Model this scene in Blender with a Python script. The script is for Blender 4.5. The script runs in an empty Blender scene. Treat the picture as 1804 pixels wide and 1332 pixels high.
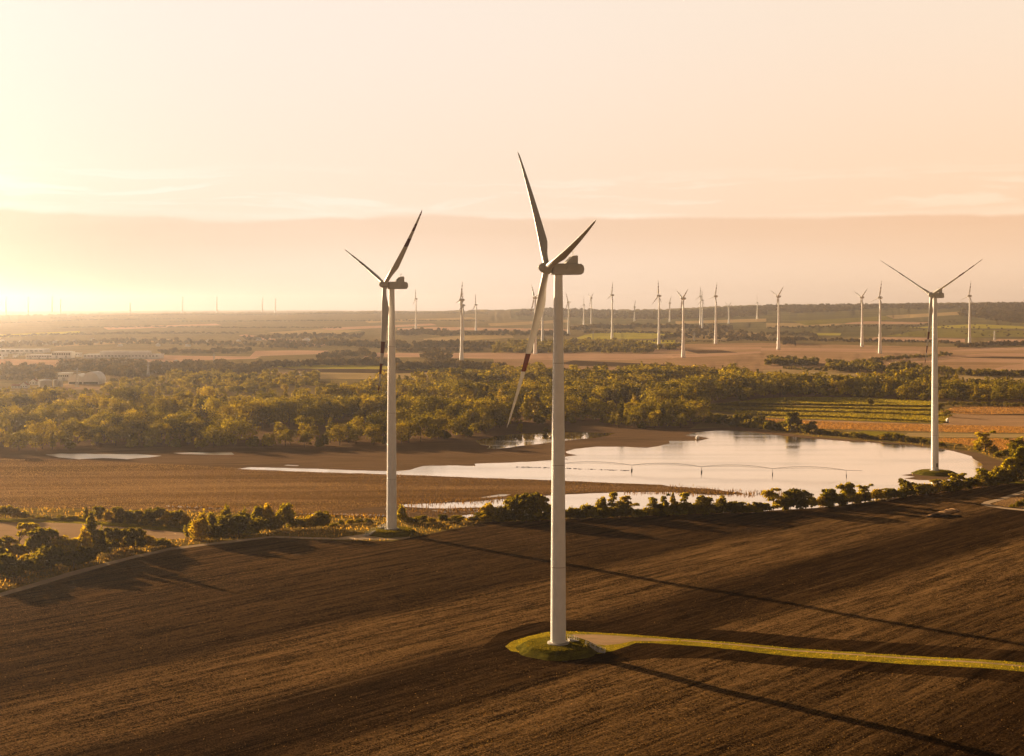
import bpy, bmesh, math, random
import numpy as np
from mathutils import Vector, Matrix
from mathutils.geometry import delaunay_2d_cdt

SC = bpy.context.scene
COL = SC.collection
R = math.radians
# ------------------------------------------------------------------ camera
FPX, CX, HY, CAMZ = 2405.0, 902.0, 556.0, 92.0      # focal length in photo pixels, centre column, horizon row, height
cam_d = bpy.data.cameras.new("camera")
cam = bpy.data.objects.new("camera", cam_d)
COL.objects.link(cam)
cam.location = (0, 0, CAMZ)
cam.rotation_euler = (R(90), 0, 0)
cam_d.sensor_width = 36.0
cam_d.lens = 36.0 * FPX / 1804.0
cam_d.shift_y = -(666.0 - HY) / 1804.0
cam_d.clip_start = 1.0
cam_d.clip_end = 60000.0
SC.camera = cam
K = FPX / 1389.0                                     # depth scale of the tables below

# ------------------------------------------------------------------ light
SUN_AZ, SUN_EL = R(-44.5), R(10.0)                  # azimuth from the view axis, to the left
SDIR = Vector((math.sin(SUN_AZ) * math.cos(SUN_EL), math.cos(SUN_AZ) * math.cos(SUN_EL), math.sin(SUN_EL)))
sun_d = bpy.data.lights.new("sun", 'SUN')
sun_d.energy = 5.0
sun_d.color = (1.0, 0.70, 0.40)
sun_d.angle = R(0.5)
sun = bpy.data.objects.new("sun", sun_d)
COL.objects.link(sun)
sun.rotation_euler = SDIR.to_track_quat('Z', 'Y').to_euler()

SC.view_settings.view_transform = 'Standard'
SC.view_settings.look = 'None'
SC.view_settings.exposure = 1.45
SC.view_settings.gamma = 1.0
SC.render.engine = 'CYCLES'
SC.cycles.use_denoising = True
SC.cycles.max_bounces = 6
SC.cycles.diffuse_bounces = 2
SC.cycles.glossy_bounces = 2
SC.cycles.transmission_bounces = 3
SC.cycles.volume_bounces = 1


class NT:
    """Small helper over a node tree."""
    def __init__(self, tree):
        self.t = tree
        tree.nodes.clear()

    def n(self, typ, ins=None, **props):
        nd = self.t.nodes.new(typ)
        for k, v in props.items():
            setattr(nd, k, v)
        for k, v in (ins or {}).items():
            s = nd.inputs[k]
            if isinstance(v, bpy.types.NodeSocket):
                self.t.links.new(v, s)
            else:
                s.default_value = v
        return nd

    def math(self, op, a, b=0.0, c=0.0, clamp=False):
        return self.n('ShaderNodeMath', {0: a, 1: b, 2: c}, operation=op, use_clamp=clamp).outputs[0]

    def vmath(self, op, a, b=None):
        ins = {0: a}
        if b is not None:
            ins[1] = b
        nd = self.n('ShaderNodeVectorMath', ins, operation=op)
        return nd.outputs['Value'] if op == 'DOT_PRODUCT' else nd.outputs[0]

    def mix(self, f, a, b, blend='MIX'):
        nd = self.t.nodes.new('ShaderNodeMix')
        nd.data_type = 'RGBA'
        nd.blend_type = blend
        for i, v in ((0, f), (6, a), (7, b)):
            s = nd.inputs[i]
            if isinstance(v, bpy.types.NodeSocket):
                self.t.links.new(v, s)
            elif i == 0:
                s.default_value = v
            else:
                s.default_value = (*v[:3], 1)
        return nd.outputs[2]

    def smooth(self, x, a, b, lo=0.0, hi=1.0):
        return self.n('ShaderNodeMapRange', {0: x, 1: a, 2: b, 3: lo, 4: hi}, interpolation_type='SMOOTHSTEP').outputs[0]

    def noise(self, vec, scale, detail=4.0, rough=0.55, dist=0.0):
        return self.n('ShaderNodeTexNoise', {'Vector': vec, 'Scale': scale, 'Detail': detail, 'Roughness': rough,
                                             'Distortion': dist}).outputs[0]

    def ramp(self, f, stops):
        nd = self.n('ShaderNodeValToRGB', {0: f})
        el = nd.color_ramp.elements
        while len(el) < len(stops):
            el.new(0.5)
        for e, (p, c) in zip(el, stops):
            e.position = p
            e.color = (*c[:3], 1)
        return nd.outputs[0]


world = bpy.data.worlds.new("World")
SC.world = world
world.use_nodes = True
w = NT(world.node_tree)
D = w.n('ShaderNodeTexCoord').outputs['Generated']
sky = w.n('ShaderNodeTexSky', sky_type='NISHITA', sun_disc=False, sun_elevation=SUN_EL, sun_rotation=SUN_AZ,
          altitude=100.0, air_density=1.0, dust_density=2.5, ozone_density=1.0).outputs[0]
sep = w.n('ShaderNodeSeparateXYZ', {0: D})
el = sep.outputs[2]
az = w.math('ARCTAN2', sep.outputs[0], sep.outputs[1])
cosg = w.vmath('DOT_PRODUCT', D, tuple(SDIR))
lum = w.n('ShaderNodeRGBToBW', {0: sky}).outputs[0]
grey = w.n('ShaderNodeCombineColor', {0: lum, 1: lum, 2: lum}).outputs[0]
pale = w.smooth(el, 0.05, 0.24)
tint = w.mix(w.smooth(cosg, 0.40, 0.99), w.mix(pale, (1.09, 0.745, 0.49), (1.03, 0.825, 0.645)), w.mix(pale, (1.03, 0.855, 0.70), (1.04, 0.92, 0.82)))
lum = w.math('MINIMUM', lum, 14.0)
grey = w.n('ShaderNodeCombineColor', {0: lum, 1: lum, 2: lum}).outputs[0]
warm = w.mix(1.0, w.mix(0.99, sky, grey), w.mix(1.0, tint, (0.10, 0.10, 0.10), 'MULTIPLY'), 'MULTIPLY')
# the sunset air holds a broad bright belt above the horizon; its unseen rear is raised to fill the towers, the zenith dimmed to deepen shadows
belt = w.smooth(el, w.math('MULTIPLY_ADD', w.smooth(cosg, 0.0, 0.5), 0.15, 0.25), 0.22, 0.0, 1.0)
beltcol = w.mix(1.0, tint, w.ramp(w.math('MULTIPLY', w.math('ADD', cosg, 1.0), 0.5), [(0.0, (6.6,) * 3), (0.4, (6.4,) * 3), (0.60, (6.6,) * 3), (0.72, (7.6,) * 3), (0.85, (7.5,) * 3), (0.93, (7.3,) * 3), (1.0, (7.3,) * 3)]), 'MULTIPLY')
skyc = w.mix(w.math('MULTIPLY', belt, 0.93), warm, beltcol)
lowd = w.math('MULTIPLY', w.smooth(el, 0.105, 0.0), w.smooth(cosg, 0.76, 0.96))
skyc = w.mix(lowd, skyc, w.mix(1.0, skyc, (0.17, 0.145, 0.125), 'MULTIPLY'))
# cloud layer: a long stratus bank with a lit upper rim, thin streaks over it
cv = w.n('ShaderNodeCombineXYZ', {0: w.math('MULTIPLY', az, 5.0), 1: w.math('MULTIPLY', el, 70.0), 2: 1.7}).outputs[0]
cv2 = w.n('ShaderNodeCombineXYZ', {0: w.math('MULTIPLY', az, 8.0), 1: w.math('MULTIPLY', el, 10.0), 2: 4.2}).outputs[0]
n1 = w.noise(cv2, 1.0, 5.0, 0.55)
n2 = w.noise(cv, 1.0, 6.0, 0.6, 0.4)
cv3 = w.n('ShaderNodeCombineXYZ', {0: w.math('MULTIPLY', az, 7.0), 1: w.math('MULTIPLY_ADD', el, 95.0, w.math('MULTIPLY', n1, 2.0)), 2: 9.3}).outputs[0]
n3 = w.noise(cv3, 1.0, 7.0, 0.62, 0.6)
edge = w.math('SUBTRACT', el, w.math('ADD', 0.0715, w.math('MULTIPLY', w.math('SUBTRACT', n1, 0.5), 0.019)))
bank = w.math('MULTIPLY', w.smooth(edge, 0.0015, -0.0025), w.smooth(el, 0.030, 0.066))
bank = w.math('MULTIPLY', bank, w.math('ADD', 0.6, w.math('MULTIPLY', n2, 0.7)))
skyc = w.mix(w.math('MULTIPLY', bank, 0.75), skyc, w.mix(1.0, skyc, (0.88, 0.78, 0.70), 'MULTIPLY'))
rim = w.math('MULTIPLY', w.smooth(edge, -0.002, 0.001), w.smooth(edge, 0.009, 0.001))
rim = w.math('MULTIPLY', rim, w.smooth(n2, 0.38, 0.66))
streak = w.math('MULTIPLY', w.math('MULTIPLY', w.smooth(n3, 0.50, 0.62), w.smooth(el, 0.070, 0.080)), w.smooth(el, 0.112, 0.088))
skyc = w.mix(w.math('MULTIPLY', w.math('MAXIMUM', rim, w.math('MULTIPLY', streak, 0.8)), 0.9), skyc, w.mix(1.0, skyc, (1.10, 1.16, 1.24), 'MULTIPLY'))
bg = w.n('ShaderNodeBackground', {0: skyc, 1: 0.05})
w.n('ShaderNodeOutputWorld', {0: bg.outputs[0]})

# ------------------------------------------------------------------ tags
def tag(o, label=None, cat=None, group=None, kind=None):
    if label: o['label'] = label
    if cat: o['category'] = cat
    if group: o['group'] = group
    if kind: o['kind'] = kind
    return o

def link(name, me, parent=None):
    o = bpy.data.objects.new(name, me)
    COL.objects.link(o)
    if parent is not None:
        o.parent = parent
    return o

def empty(name, loc, rz=0.0):
    o = bpy.data.objects.new(name, None)
    o.empty_display_size = 1.0
    COL.objects.link(o)
    o.location = loc
    o.rotation_euler = (0, 0, rz)
    return o

def copy_tree(o, parent=None):
    c = o.copy()
    COL.objects.link(c)
    if parent is not None:
        c.parent = parent
    for ch in o.children:
        copy_tree(ch, c)
    return c

def mesh_np(name, V, F, mats=(), fmat=None, smooth=False, attrs=None):
    """Mesh from numpy verts and a (n,k) face array."""
    me = bpy.data.meshes.new(name)
    V = np.asarray(V, np.float32)
    F = np.asarray(F, np.int32)
    k = F.shape[1]
    me.vertices.add(len(V))
    me.vertices.foreach_set('co', V.ravel())
    me.loops.add(F.size)
    me.loops.foreach_set('vertex_index', F.ravel())
    me.polygons.add(len(F))
    me.polygons.foreach_set('loop_start', np.arange(0, F.size, k, dtype=np.int32))
    for m in mats:
        me.materials.append(m)
    if fmat is not None:
        me.polygons.foreach_set('material_index', np.asarray(fmat, np.int32))
    me.polygons.foreach_set('use_smooth', np.full(len(F), bool(smooth)))
    for an, arr in (attrs or {}).items():
        a = me.attributes.new(an, 'FLOAT', 'POINT')
        a.data.foreach_set('value', np.asarray(arr, np.float32))
    me.update(calc_edges=True)
    return me

class MB:
    """Collects shapes in one bmesh and links them as one mesh object."""
    def __init__(self):
        self.bm = bmesh.new()

    def poly_loft(self, rings, cap0=True, cap1=True, closed=True):
        vs = [[self.bm.verts.new(p) for p in ring] for ring in rings]
        for a, b in zip(vs[:-1], vs[1:]):
            n = len(a)
            for i in range(n if closed else n - 1):
                j = (i + 1) % n
                self.bm.faces.new((a[i], a[j], b[j], b[i]))
        if cap0: self.bm.faces.new(list(reversed(vs[0])))
        if cap1: self.bm.faces.new(vs[-1])
        return self

    def box(self, x0, x1, y0, y1, z0, z1):
        r = lambda z: [(x0, y0, z), (x1, y0, z), (x1, y1, z), (x0, y1, z)]
        return self.poly_loft([r(z0), r(z1)])

    def prism(self, prof, y0, y1):
        """profile in xz pushed along y"""
        return self.poly_loft([[(x, y1, z) for x, z in prof], [(x, y0, z) for x, z in prof]])

    def lathe(self, prof, seg=32, cap0=True, cap1=True):
        rings = [[(r * math.cos(2 * math.pi * i / seg), r * math.sin(2 * math.pi * i / seg), z) for i in range(seg)] for r, z in prof]
        return self.poly_loft(rings, cap0, cap1)

    def bar(self, a, b, r0, r1=None, seg=6):
        a, b = Vector(a), Vector(b)
        r1 = r0 if r1 is None else r1
        d = (b - a).normalized()
        u = d.orthogonal().normalized()
        v = d.cross(u)
        ring = lambda c, r: [c + (u * math.cos(2 * math.pi * i / seg) + v * math.sin(2 * math.pi * i / seg)) * r for i in range(seg)]
        return self.poly_loft([ring(a, r0), ring(b, r1)])

    def build(self, name, mat, parent=None, smooth=False, auto=None):
        bmesh.ops.recalc_face_normals(self.bm, faces=self.bm.faces)
        me = bpy.data.meshes.new(name)
        self.bm.to_mesh(me)
        self.bm.free()
        me.materials.append(mat)
        if smooth:
            me.polygons.foreach_set('use_smooth', np.ones(len(me.polygons), bool))
            if auto:
                me.set_sharp_from_angle(angle=R(auto))
        return link(name, me, parent)

# ------------------------------------------------------------------ terrain
_TY = np.array([0, 700, 1000, 1350, 1600, 1900, 2400, 3000, 3500, 3900, 4500, 5000, 5600, 7000, 9000, 14500.])
_TU = np.array([-.65, -.42, -.2, -.03, .12, .29, .45, .65])
_TZ = np.array([
    [0, 0, 4, 10, 15, 20, 32, 47, 60, 70, 83, 92, 96, 90, 138, 170],
    [0, 0, 4, 10, 16, 22, 34, 50, 64, 75, 92, 108, 112, 100, 148, 170],
    [0, 0, 5, 12, 18, 26, 40, 58, 74, 88, 106, 121, 124, 110, 150, 170],
    [0, 0, 6, 17, 25, 35, 48, 68, 86, 102, 127, 124, 112, 110, 140, 170],
    [0, 0, 6, 18, 25, 35, 48, 68, 90, 108, 134, 128, 115, 110, 140, 170],
    [0, 0, 6, 19, 25, 33, 52, 85, 122, 145, 146, 130, 115, 110, 140, 170],
    [0, 0, 6, 20, 26, 33, 56, 95, 132, 153, 150, 130, 115, 110, 140, 170],
    [0, 0, 6, 20, 27, 34, 60, 108, 148, 154, 150, 130, 115, 110, 140, 170.]])
_LY = np.linspace(math.log(100), math.log(14500), 500)
_FT = np.array([np.interp(np.exp(_LY), _TY, row) for row in _TZ])
_k = np.hanning(23); _k /= _k.sum()
_FT = np.array([np.convolve(np.pad(r, 11, mode='edge'), _k, 'valid') for r in _FT])
_FT[:, np.exp(_LY) < 690] = 0.0

def smoothstep(x, a, b):
    t = np.clip((x - a) / (b - a), 0, 1)
    return t * t * (3 - 2 * t)

def height(X, Y):
    X = np.asarray(X, float); Yr = np.asarray(Y, float); Y = Yr / K
    Yc = np.maximum(Y, 100.0)
    u = np.clip(X / Yc, -.65, .65)
    ly = np.clip((np.log(Yc) - _LY[0]) / (_LY[1] - _LY[0]), 0, 498.999)
    i = ly.astype(int); fy = ly - i
    ui = np.clip(np.searchsorted(_TU, u, side='right') - 1, 0, len(_TU) - 2)
    fu = (u - _TU[ui]) / (_TU[ui + 1] - _TU[ui])
    fu = fu * fu * (3 - 2 * fu) * 0.5 + fu * 0.5
    A = _FT[ui, i] * (1 - fy) + _FT[ui, i + 1] * fy
    B = _FT[ui + 1, i] * (1 - fy) + _FT[ui + 1, i + 1] * fy
    z = A * (1 - fu) + B * fu
    z = z + smoothstep(Y, 2600, 4200) * (3.0 * np.sin(X / 170 + 1) + 2.2 * np.sin(X / 73 + Y / 400) + 2.5 * np.sin(X / 420 + 2.2))
    z = z + smoothstep(Y, 900, 1300) * (0.6 * np.sin(X / 55 + Y / 90) + 0.5 * np.sin(Y / 41 - X / 120))
    # gentle swells of the ploughed field
    q = HY + CAMZ * 1389.0 / Yc
    m = smoothstep(q, 955, 1060) * (1 - smoothstep(q, 2400, 3200))
    m = m * smoothstep(np.hypot(X - 13.0, Yr - 221.0 * K), 12, 40)
    s = 0.743 * X - 0.669 * Yr
    t = 0.669 * X + 0.743 * Yr
    z = z + 0.5 * m * (0.42 * np.sin(s / 13.5 + 0.6 * np.sin(t / 60)) + 0.30 * np.sin(t / 24 + 1.3 + s / 60) + 0.14 * np.sin(s / 5.2 + t / 31))
    return z

_MY = np.exp(np.linspace(math.log(100), math.log(9350 * K), 1600))
def ground(px, py):
    """Point of the terrain that lies under a pixel of the photograph."""
    a = (px - CX) / FPX; b = (py - HY) / FPX
    d = height(a * _MY, _MY) - (CAMZ - b * _MY)
    k = np.argmax(d >= 0)
    if d[k] < 0:                                    # just over a ridge: the ridge itself
        Y = _MY[int(np.argmax(d / _MY))]
    elif k == 0:
        Y = _MY[0]
    else:
        f = d[k - 1] / (d[k - 1] - d[k])
        Y = _MY[k - 1] + f * (_MY[k] - _MY[k - 1])
    return Vector((a * Y, Y, float(height(a * Y, Y))))

def pq(P):
    return (CX + FPX * P[0] / P[1], HY + CAMZ * FPX / P[1])

# ------------------------------------------------------------------ materials
def new_mat(name):
    m = bpy.data.materials.new(name)
    m.use_nodes = True
    return m, NT(m.node_tree)

def field_mat(name, c1, c2, ang=60.0, grain=0.6, streak=1.6, bump=0.5, patch=45.0, c3=None, bdist=0.3, track=0.0, stretch=10.0):
    """soil or stubble: grains, long streaks along the working direction, large patches"""
    m, t = new_mat(name)
    P = t.n('ShaderNodeTexCoord').outputs['Object']
    P = t.n('ShaderNodeMapping', {'Vector': P, 'Rotation': (0, 0, R(ang))}).outputs[0]    # y' along the rows
    Ps = t.n('ShaderNodeMapping', {'Vector': P, 'Scale': (1 / streak, 1 / (streak * stretch), 1)}).outputs[0]
    g = t.noise(P, 1 / grain, 3, 0.6)
    s = t.noise(Ps, 1.0, 4, 0.6, 0.3)
    pt = t.noise(t.n('ShaderNodeMapping', {'Vector': P, 'Scale': (1 / patch, 0.35 / patch, 1)}).outputs[0], 1.0, 4, 0.6)
    f = t.math('ADD', t.math('MULTIPLY', g, 0.5), t.math('ADD', t.math('MULTIPLY', s, 0.6), t.math('MULTIPLY', pt, 0.7)))
    f = t.smooth(f, 0.62, 1.18)
    c = t.mix(f, c1, c2)
    if c3:
        c = t.mix(t.smooth(pt, 0.5, 0.66), c, t.mix(0.65, c, c3))
    hgt = t.math('ADD', t.math('MULTIPLY', g, 0.6), s)
    nb = t.n('ShaderNodeBump', {'Strength': bump, 'Distance': bdist, 'Height': hgt}).outputs[0]
    b = t.n('ShaderNodeBsdfDiffuse', {'Color': c, 'Roughness': 0.3, 'Normal': nb})
    t.n('ShaderNodeOutputMaterial', {0: b.outputs[0]})
    return m

def ploughed_mat(name="ploughed soil", flat=None):
    m, t = new_mat(name)
    P = t.n('ShaderNodeTexCoord').outputs['Object']
    P = t.n('ShaderNodeMapping', {'Vector': P, 'Rotation': (0, 0, R(42))}).outputs[0]     # x' across the furrows
    sx = t.n('ShaderNodeSeparateXYZ', {0: P}).outputs
    big = t.noise(t.n('ShaderNodeMapping', {'Vector': P, 'Scale': (1 / 22, 1 / 90, 1)}).outputs[0], 1.0, 4, 0.6)
    x = t.math('ADD', sx[0], t.math('MULTIPLY', t.math('SUBTRACT', big, 0.5), 16.0))
    # passes of the plough lay the slices left or right: how each catches light is painted as pale and dark bands, straw thickest on the pale
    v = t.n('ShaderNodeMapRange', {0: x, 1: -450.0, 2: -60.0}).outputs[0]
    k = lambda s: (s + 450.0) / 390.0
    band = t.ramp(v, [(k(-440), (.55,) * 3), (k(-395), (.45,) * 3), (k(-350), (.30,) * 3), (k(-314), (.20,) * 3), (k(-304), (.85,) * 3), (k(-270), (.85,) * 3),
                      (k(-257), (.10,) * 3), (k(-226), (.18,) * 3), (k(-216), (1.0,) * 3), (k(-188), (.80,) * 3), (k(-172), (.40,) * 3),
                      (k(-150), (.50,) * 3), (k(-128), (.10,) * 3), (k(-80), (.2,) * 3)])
    if flat is not None:
        band = t.mix(big, (flat * .3,) * 3, (flat * 1.7,) * 3)
    s1 = t.noise(t.n('ShaderNodeMapping', {'Vector': P, 'Scale': (1 / 1.15, 1 / 16.0, 1)}).outputs[0], 1.0, 4, 0.62, 0.4)
    s2 = t.noise(t.n('ShaderNodeMapping', {'Vector': P, 'Scale': (1 / 3.4, 1 / 70.0, 1)}).outputs[0], 1.0, 3, 0.6, 0.2)
    g = t.noise(P, 1 / 0.45, 4, 0.75)
    g2 = t.noise(P, 1 / 1.8, 3, 0.65)
    f = t.math('ADD', t.math('MULTIPLY', g, 0.85), t.math('ADD', t.math('MULTIPLY', s1, 0.45), t.math('ADD', t.math('MULTIPLY', s2, 0.35), t.math('MULTIPLY', g2, 0.25))))
    f = t.smooth(f, 0.80, 1.14)
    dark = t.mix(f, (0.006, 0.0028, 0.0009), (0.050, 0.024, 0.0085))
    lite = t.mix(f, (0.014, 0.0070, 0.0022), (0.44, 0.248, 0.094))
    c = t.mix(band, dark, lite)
    # straw flecks
    fl = t.smooth(t.noise(P, 1 / 0.3, 2, 0.5), 0.66, 0.75)
    c = t.mix(t.math('MULTIPLY', fl, t.math('ADD', 0.25, t.math('MULTIPLY', band, 0.5))), c, (0.42, 0.29, 0.15))
    # a few pale tramlines
    wv = t.math('ABSOLUTE', t.math('SUBTRACT', t.math('FRACT', t.math('MULTIPLY', t.math('ADD', sx[0], 3.0), 1 / 27.0)), 0.5))
    tl = t.math('MULTIPLY', t.smooth(wv, 0.022, 0.008), t.smooth(s2, 0.50, 0.66))
    c = t.mix(t.math('MULTIPLY', tl, 0.3), c, (0.26, 0.165, 0.08))
    hgt = t.math('ADD', t.math('MULTIPLY', g, 0.55), t.math('ADD', t.math('MULTIPLY', s1, 0.9), t.math('MULTIPLY', g2, 0.6)))
    nb = t.n('ShaderNodeBump', {'Strength': 1.0, 'Distance': 0.42, 'Height': hgt}).outputs[0]
    b = t.n('ShaderNodeBsdfDiffuse', {'Color': c, 'Roughness': 0.3, 'Normal': nb})
    t.n('ShaderNodeOutputMaterial', {0: b.outputs[0]})
    return m

def water_mat(name="still water", bump=0.22, rough=0.09):
    m, t = new_mat(name)
    P = t.n('ShaderNodeTexCoord').outputs['Object']
    n = t.noise(t.n('ShaderNodeMapping', {'Vector': P, 'Scale': (1 / 9, 1 / 2.2, 1)}).outputs[0], 1.0, 4, 0.6)
    pt = t.noise(t.n('ShaderNodeMapping', {'Vector': P, 'Scale': (1 / 160, 1 / 26, 1)}).outputs[0], 1.0, 4, 0.55)
    nb = t.n('ShaderNodeBump', {'Strength': bump, 'Distance': 0.15, 'Height': n}).outputs[0]
    gl = t.n('ShaderNodeBsdfGlossy', {'Color': (1.0, 0.92, 0.83, 1), 'Roughness': t.math('ADD', rough, t.math('MULTIPLY', t.smooth(pt, 0.4, 0.65), 0.12)), 'Normal': nb})
    mud = t.n('ShaderNodeBsdfDiffuse', {'Color': (0.30, 0.21, 0.14, 1)})
    fr = t.n('ShaderNodeFresnel', {'IOR': 1.33}).outputs[0]
    fac = t.math('ADD', 0.62, t.math('MULTIPLY', fr, 0.6), clamp=True)
    mx = t.n('ShaderNodeMixShader', {0: fac, 1: mud.outputs[0], 2: gl.outputs[0]})
    t.n('ShaderNodeOutputMaterial', {0: mx.outputs[0]})
    return m

def simple_mat(name, col, rough=0.6, var=0.0, scale=1.0, spec=0.3, metal=0.0, col2=None, bump=0.0):
    m, t = new_mat(name)
    c = (*col, 1)
    nb = None
    P = t.n('ShaderNodeTexCoord').outputs['Object']
    nz = t.noise(P, scale, 5, 0.6)
    c = t.mix(t.smooth(nz, 0.35, 0.7), col, col2 or tuple(v * (1 - var) for v in col))
    ins = {'Base Color': c, 'Roughness': rough, 'Specular IOR Level': spec, 'Metallic': metal}
    if bump:
        ins['Normal'] = t.n('ShaderNodeBump', {'Strength': bump, 'Distance': 0.2, 'Height': nz}).outputs[0]
    b = t.n('ShaderNodeBsdfPrincipled', ins)
    t.n('ShaderNodeOutputMaterial', {0: b.outputs[0]})
    return m

def leaf_mat(name, cols, trans=0.4):
    """foliage: a colour from the range COLS per plant (object or stored attribute) and per leaf"""
    m, t = new_mat(name)
    a = t.n('ShaderNodeAttribute', attribute_name='tint').outputs['Fac']
    tr = t.n('ShaderNodeAttribute', attribute_name='plant').outputs['Fac']
    rnd = t.n('ShaderNodeObjectInfo').outputs['Random']
    f = t.math('FRACT', t.math('ADD', rnd, tr))
    c = t.ramp(f, cols)
    c = t.mix(a, t.mix(1.0, c, (0.62, 0.62, 0.62), 'MULTIPLY'), t.mix(1.0, c, (1.5, 1.45, 1.2), 'MULTIPLY'))
    d = t.n('ShaderNodeBsdfDiffuse', {'Color': c, 'Roughness': 0.5})
    tc = t.mix(1.0, c, (2.4, 2.0, 0.7), 'MULTIPLY')
    tl = t.n('ShaderNodeBsdfTranslucent', {'Color': tc})
    mx = t.n('ShaderNodeMixShader', {0: trans, 1: d.outputs[0], 2: tl.outputs[0]})
    t.n('ShaderNodeOutputMaterial', {0: mx.outputs[0]})
    return m

M = {}
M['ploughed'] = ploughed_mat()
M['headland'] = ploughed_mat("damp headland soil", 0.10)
M['country'] = field_mat("open country", (0.17, 0.13, 0.045), (0.46, 0.32, 0.13), 80, 3.0, 30, 0.3, 260, (0.17, 0.15, 0.05), 1.0)
M['slope'] = field_mat("grassy slopes", (0.11, 0.10, 0.032), (0.25, 0.20, 0.07), 85, 3.0, 14, 0.4, 200, (0.34, 0.25, 0.10), 1.0)
M['mud'] = field_mat("mud flat", (0.15, 0.092, 0.048), (0.37, 0.228, 0.125), 82, 0.8, 3.5, 0.5, 60, (0.20, 0.125, 0.06), 0.25)
M['corn'] = field_mat("maize stubble", (0.095, 0.056, 0.028), (0.52, 0.33, 0.19), 86, 0.9, 16.0, 0.9, 110, (0.12, 0.066, 0.03), 0.5, stretch=14)
M['stubble'] = field_mat("pale stubble", (0.48, 0.30, 0.16), (0.82, 0.55, 0.33), 80, 0.5, 1.1, 0.5, 60, None, 0.2, stretch=20)
M['verge'] = field_mat("dry grass", (0.15, 0.105, 0.026), (0.52, 0.36, 0.10), 60, 0.9, 3.0, 0.9, 14, (0.10, 0.10, 0.025), 0.5, stretch=3)
M['pale_track'] = field_mat("pale dirt", (0.56, 0.40, 0.25), (0.82, 0.62, 0.42), 40, 0.4, 1.0, 0.3, 14, None, 0.08, stretch=9)
M['turf'] = field_mat("mown grass", (0.22, 0.185, 0.014), (0.60, 0.46, 0.045), 60, 0.5, 2.0, 0.9, 7, (0.14, 0.15, 0.02), 0.35, stretch=3)
M['gravel'] = field_mat("gravel", (0.50, 0.325, 0.18), (0.74, 0.50, 0.30), 86, 0.35, 1.2, 0.35, 12, (0.30, 0.22, 0.09), 0.08, stretch=9)
M['orange'] = field_mat("ripe crop", (0.34, 0.19, 0.085), (0.64, 0.40, 0.21), 88, 1.4, 4.0, 0.9, 60, None, 0.6, stretch=9)
M['brownf'] = field_mat("tilled earth", (0.42, 0.245, 0.125), (0.70, 0.44, 0.245), 88, 1.4, 5.0, 0.5, 80, None, 0.4)
M['darkf'] = field_mat("fresh furrows", (0.070, 0.042, 0.018), (0.16, 0.095, 0.045), 88, 1.4, 5.0, 0.5, 80, None, 0.4)
M['pink'] = field_mat("bare dry earth", (0.58, 0.34, 0.20), (0.84, 0.54, 0.36), 88, 2.0, 9.0, 0.3, 140, None, 0.4)
M['tanf'] = field_mat("straw stubble", (0.42, 0.295, 0.12), (0.72, 0.51, 0.24), 86, 2.0, 7.0, 0.4, 120, None, 0.4)
M['limef'] = field_mat("young winter crop", (0.42, 0.36, 0.035), (0.72, 0.60, 0.08), 88, 1.5, 5.0, 0.5, 90, None, 0.4)
M['vine'] = field_mat("vineyard", (0.16, 0.14, 0.018), (0.42, 0.34, 0.05), 88, 1.5, 3.0, 0.9, 60, None, 0.6)
M['mound'] = field_mat("shade-darkened mound grass", (0.055, 0.050, 0.008), (0.24, 0.20, 0.024), 60, 0.5, 2.0, 0.9, 5, (0.07, 0.065, 0.01), 0.35, stretch=3)  # mound grass colour darkened to stand in for the shade on its near slope
M['water'] = water_mat()
M['calm'] = water_mat("calm sheltered water", 0.03, 0.004)
M['ruffled'] = water_mat("ruffled shallow water", 1.0, 0.32)
M['blade_paint'] = simple_mat("plain blade coating", (0.56, 0.53, 0.49), 0.38, 0.06, 0.2, 0.4)
M['white_paint'] = simple_mat("turbine coating", (0.82, 0.80, 0.77), 0.42, 0.08, 0.25, 0.35)
M['nacelle_paint'] = simple_mat("nacelle coating", (0.50, 0.47, 0.43), 0.5, 0.10, 0.4, 0.3)
M['dark_gap'] = simple_mat("dark opening", (0.05, 0.045, 0.04), 0.7, 0.1)
M['steel'] = simple_mat("galvanised steel", (0.42, 0.40, 0.38), 0.5, 0.2, 2.0, 0.4, 0.4)
M['concrete'] = simple_mat("concrete", (0.52, 0.48, 0.43), 0.85, 0.2, 1.5)
M['bark'] = simple_mat("bark", (0.10, 0.070, 0.042), 0.9, 0.4, 2.0, bump=0.5)
M['hull'] = simple_mat("white render", (0.88, 0.85, 0.80), 0.7, 0.12, 0.1)
M['roofw'] = simple_mat("pale sheet roof", (0.90, 0.88, 0.84), 0.4, 0.08, 0.1)
M['roofr'] = simple_mat("tiled roof", (0.36, 0.17, 0.09), 0.8, 0.25, 0.5)
M['black_rubber'] = simple_mat("tyre rubber", (0.03, 0.028, 0.026), 0.8, 0.2)
M['manure'] = simple_mat("dark manure", (0.030, 0.018, 0.009), 0.95, 0.5, 1.0, 0.1, bump=0.6)

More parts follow.
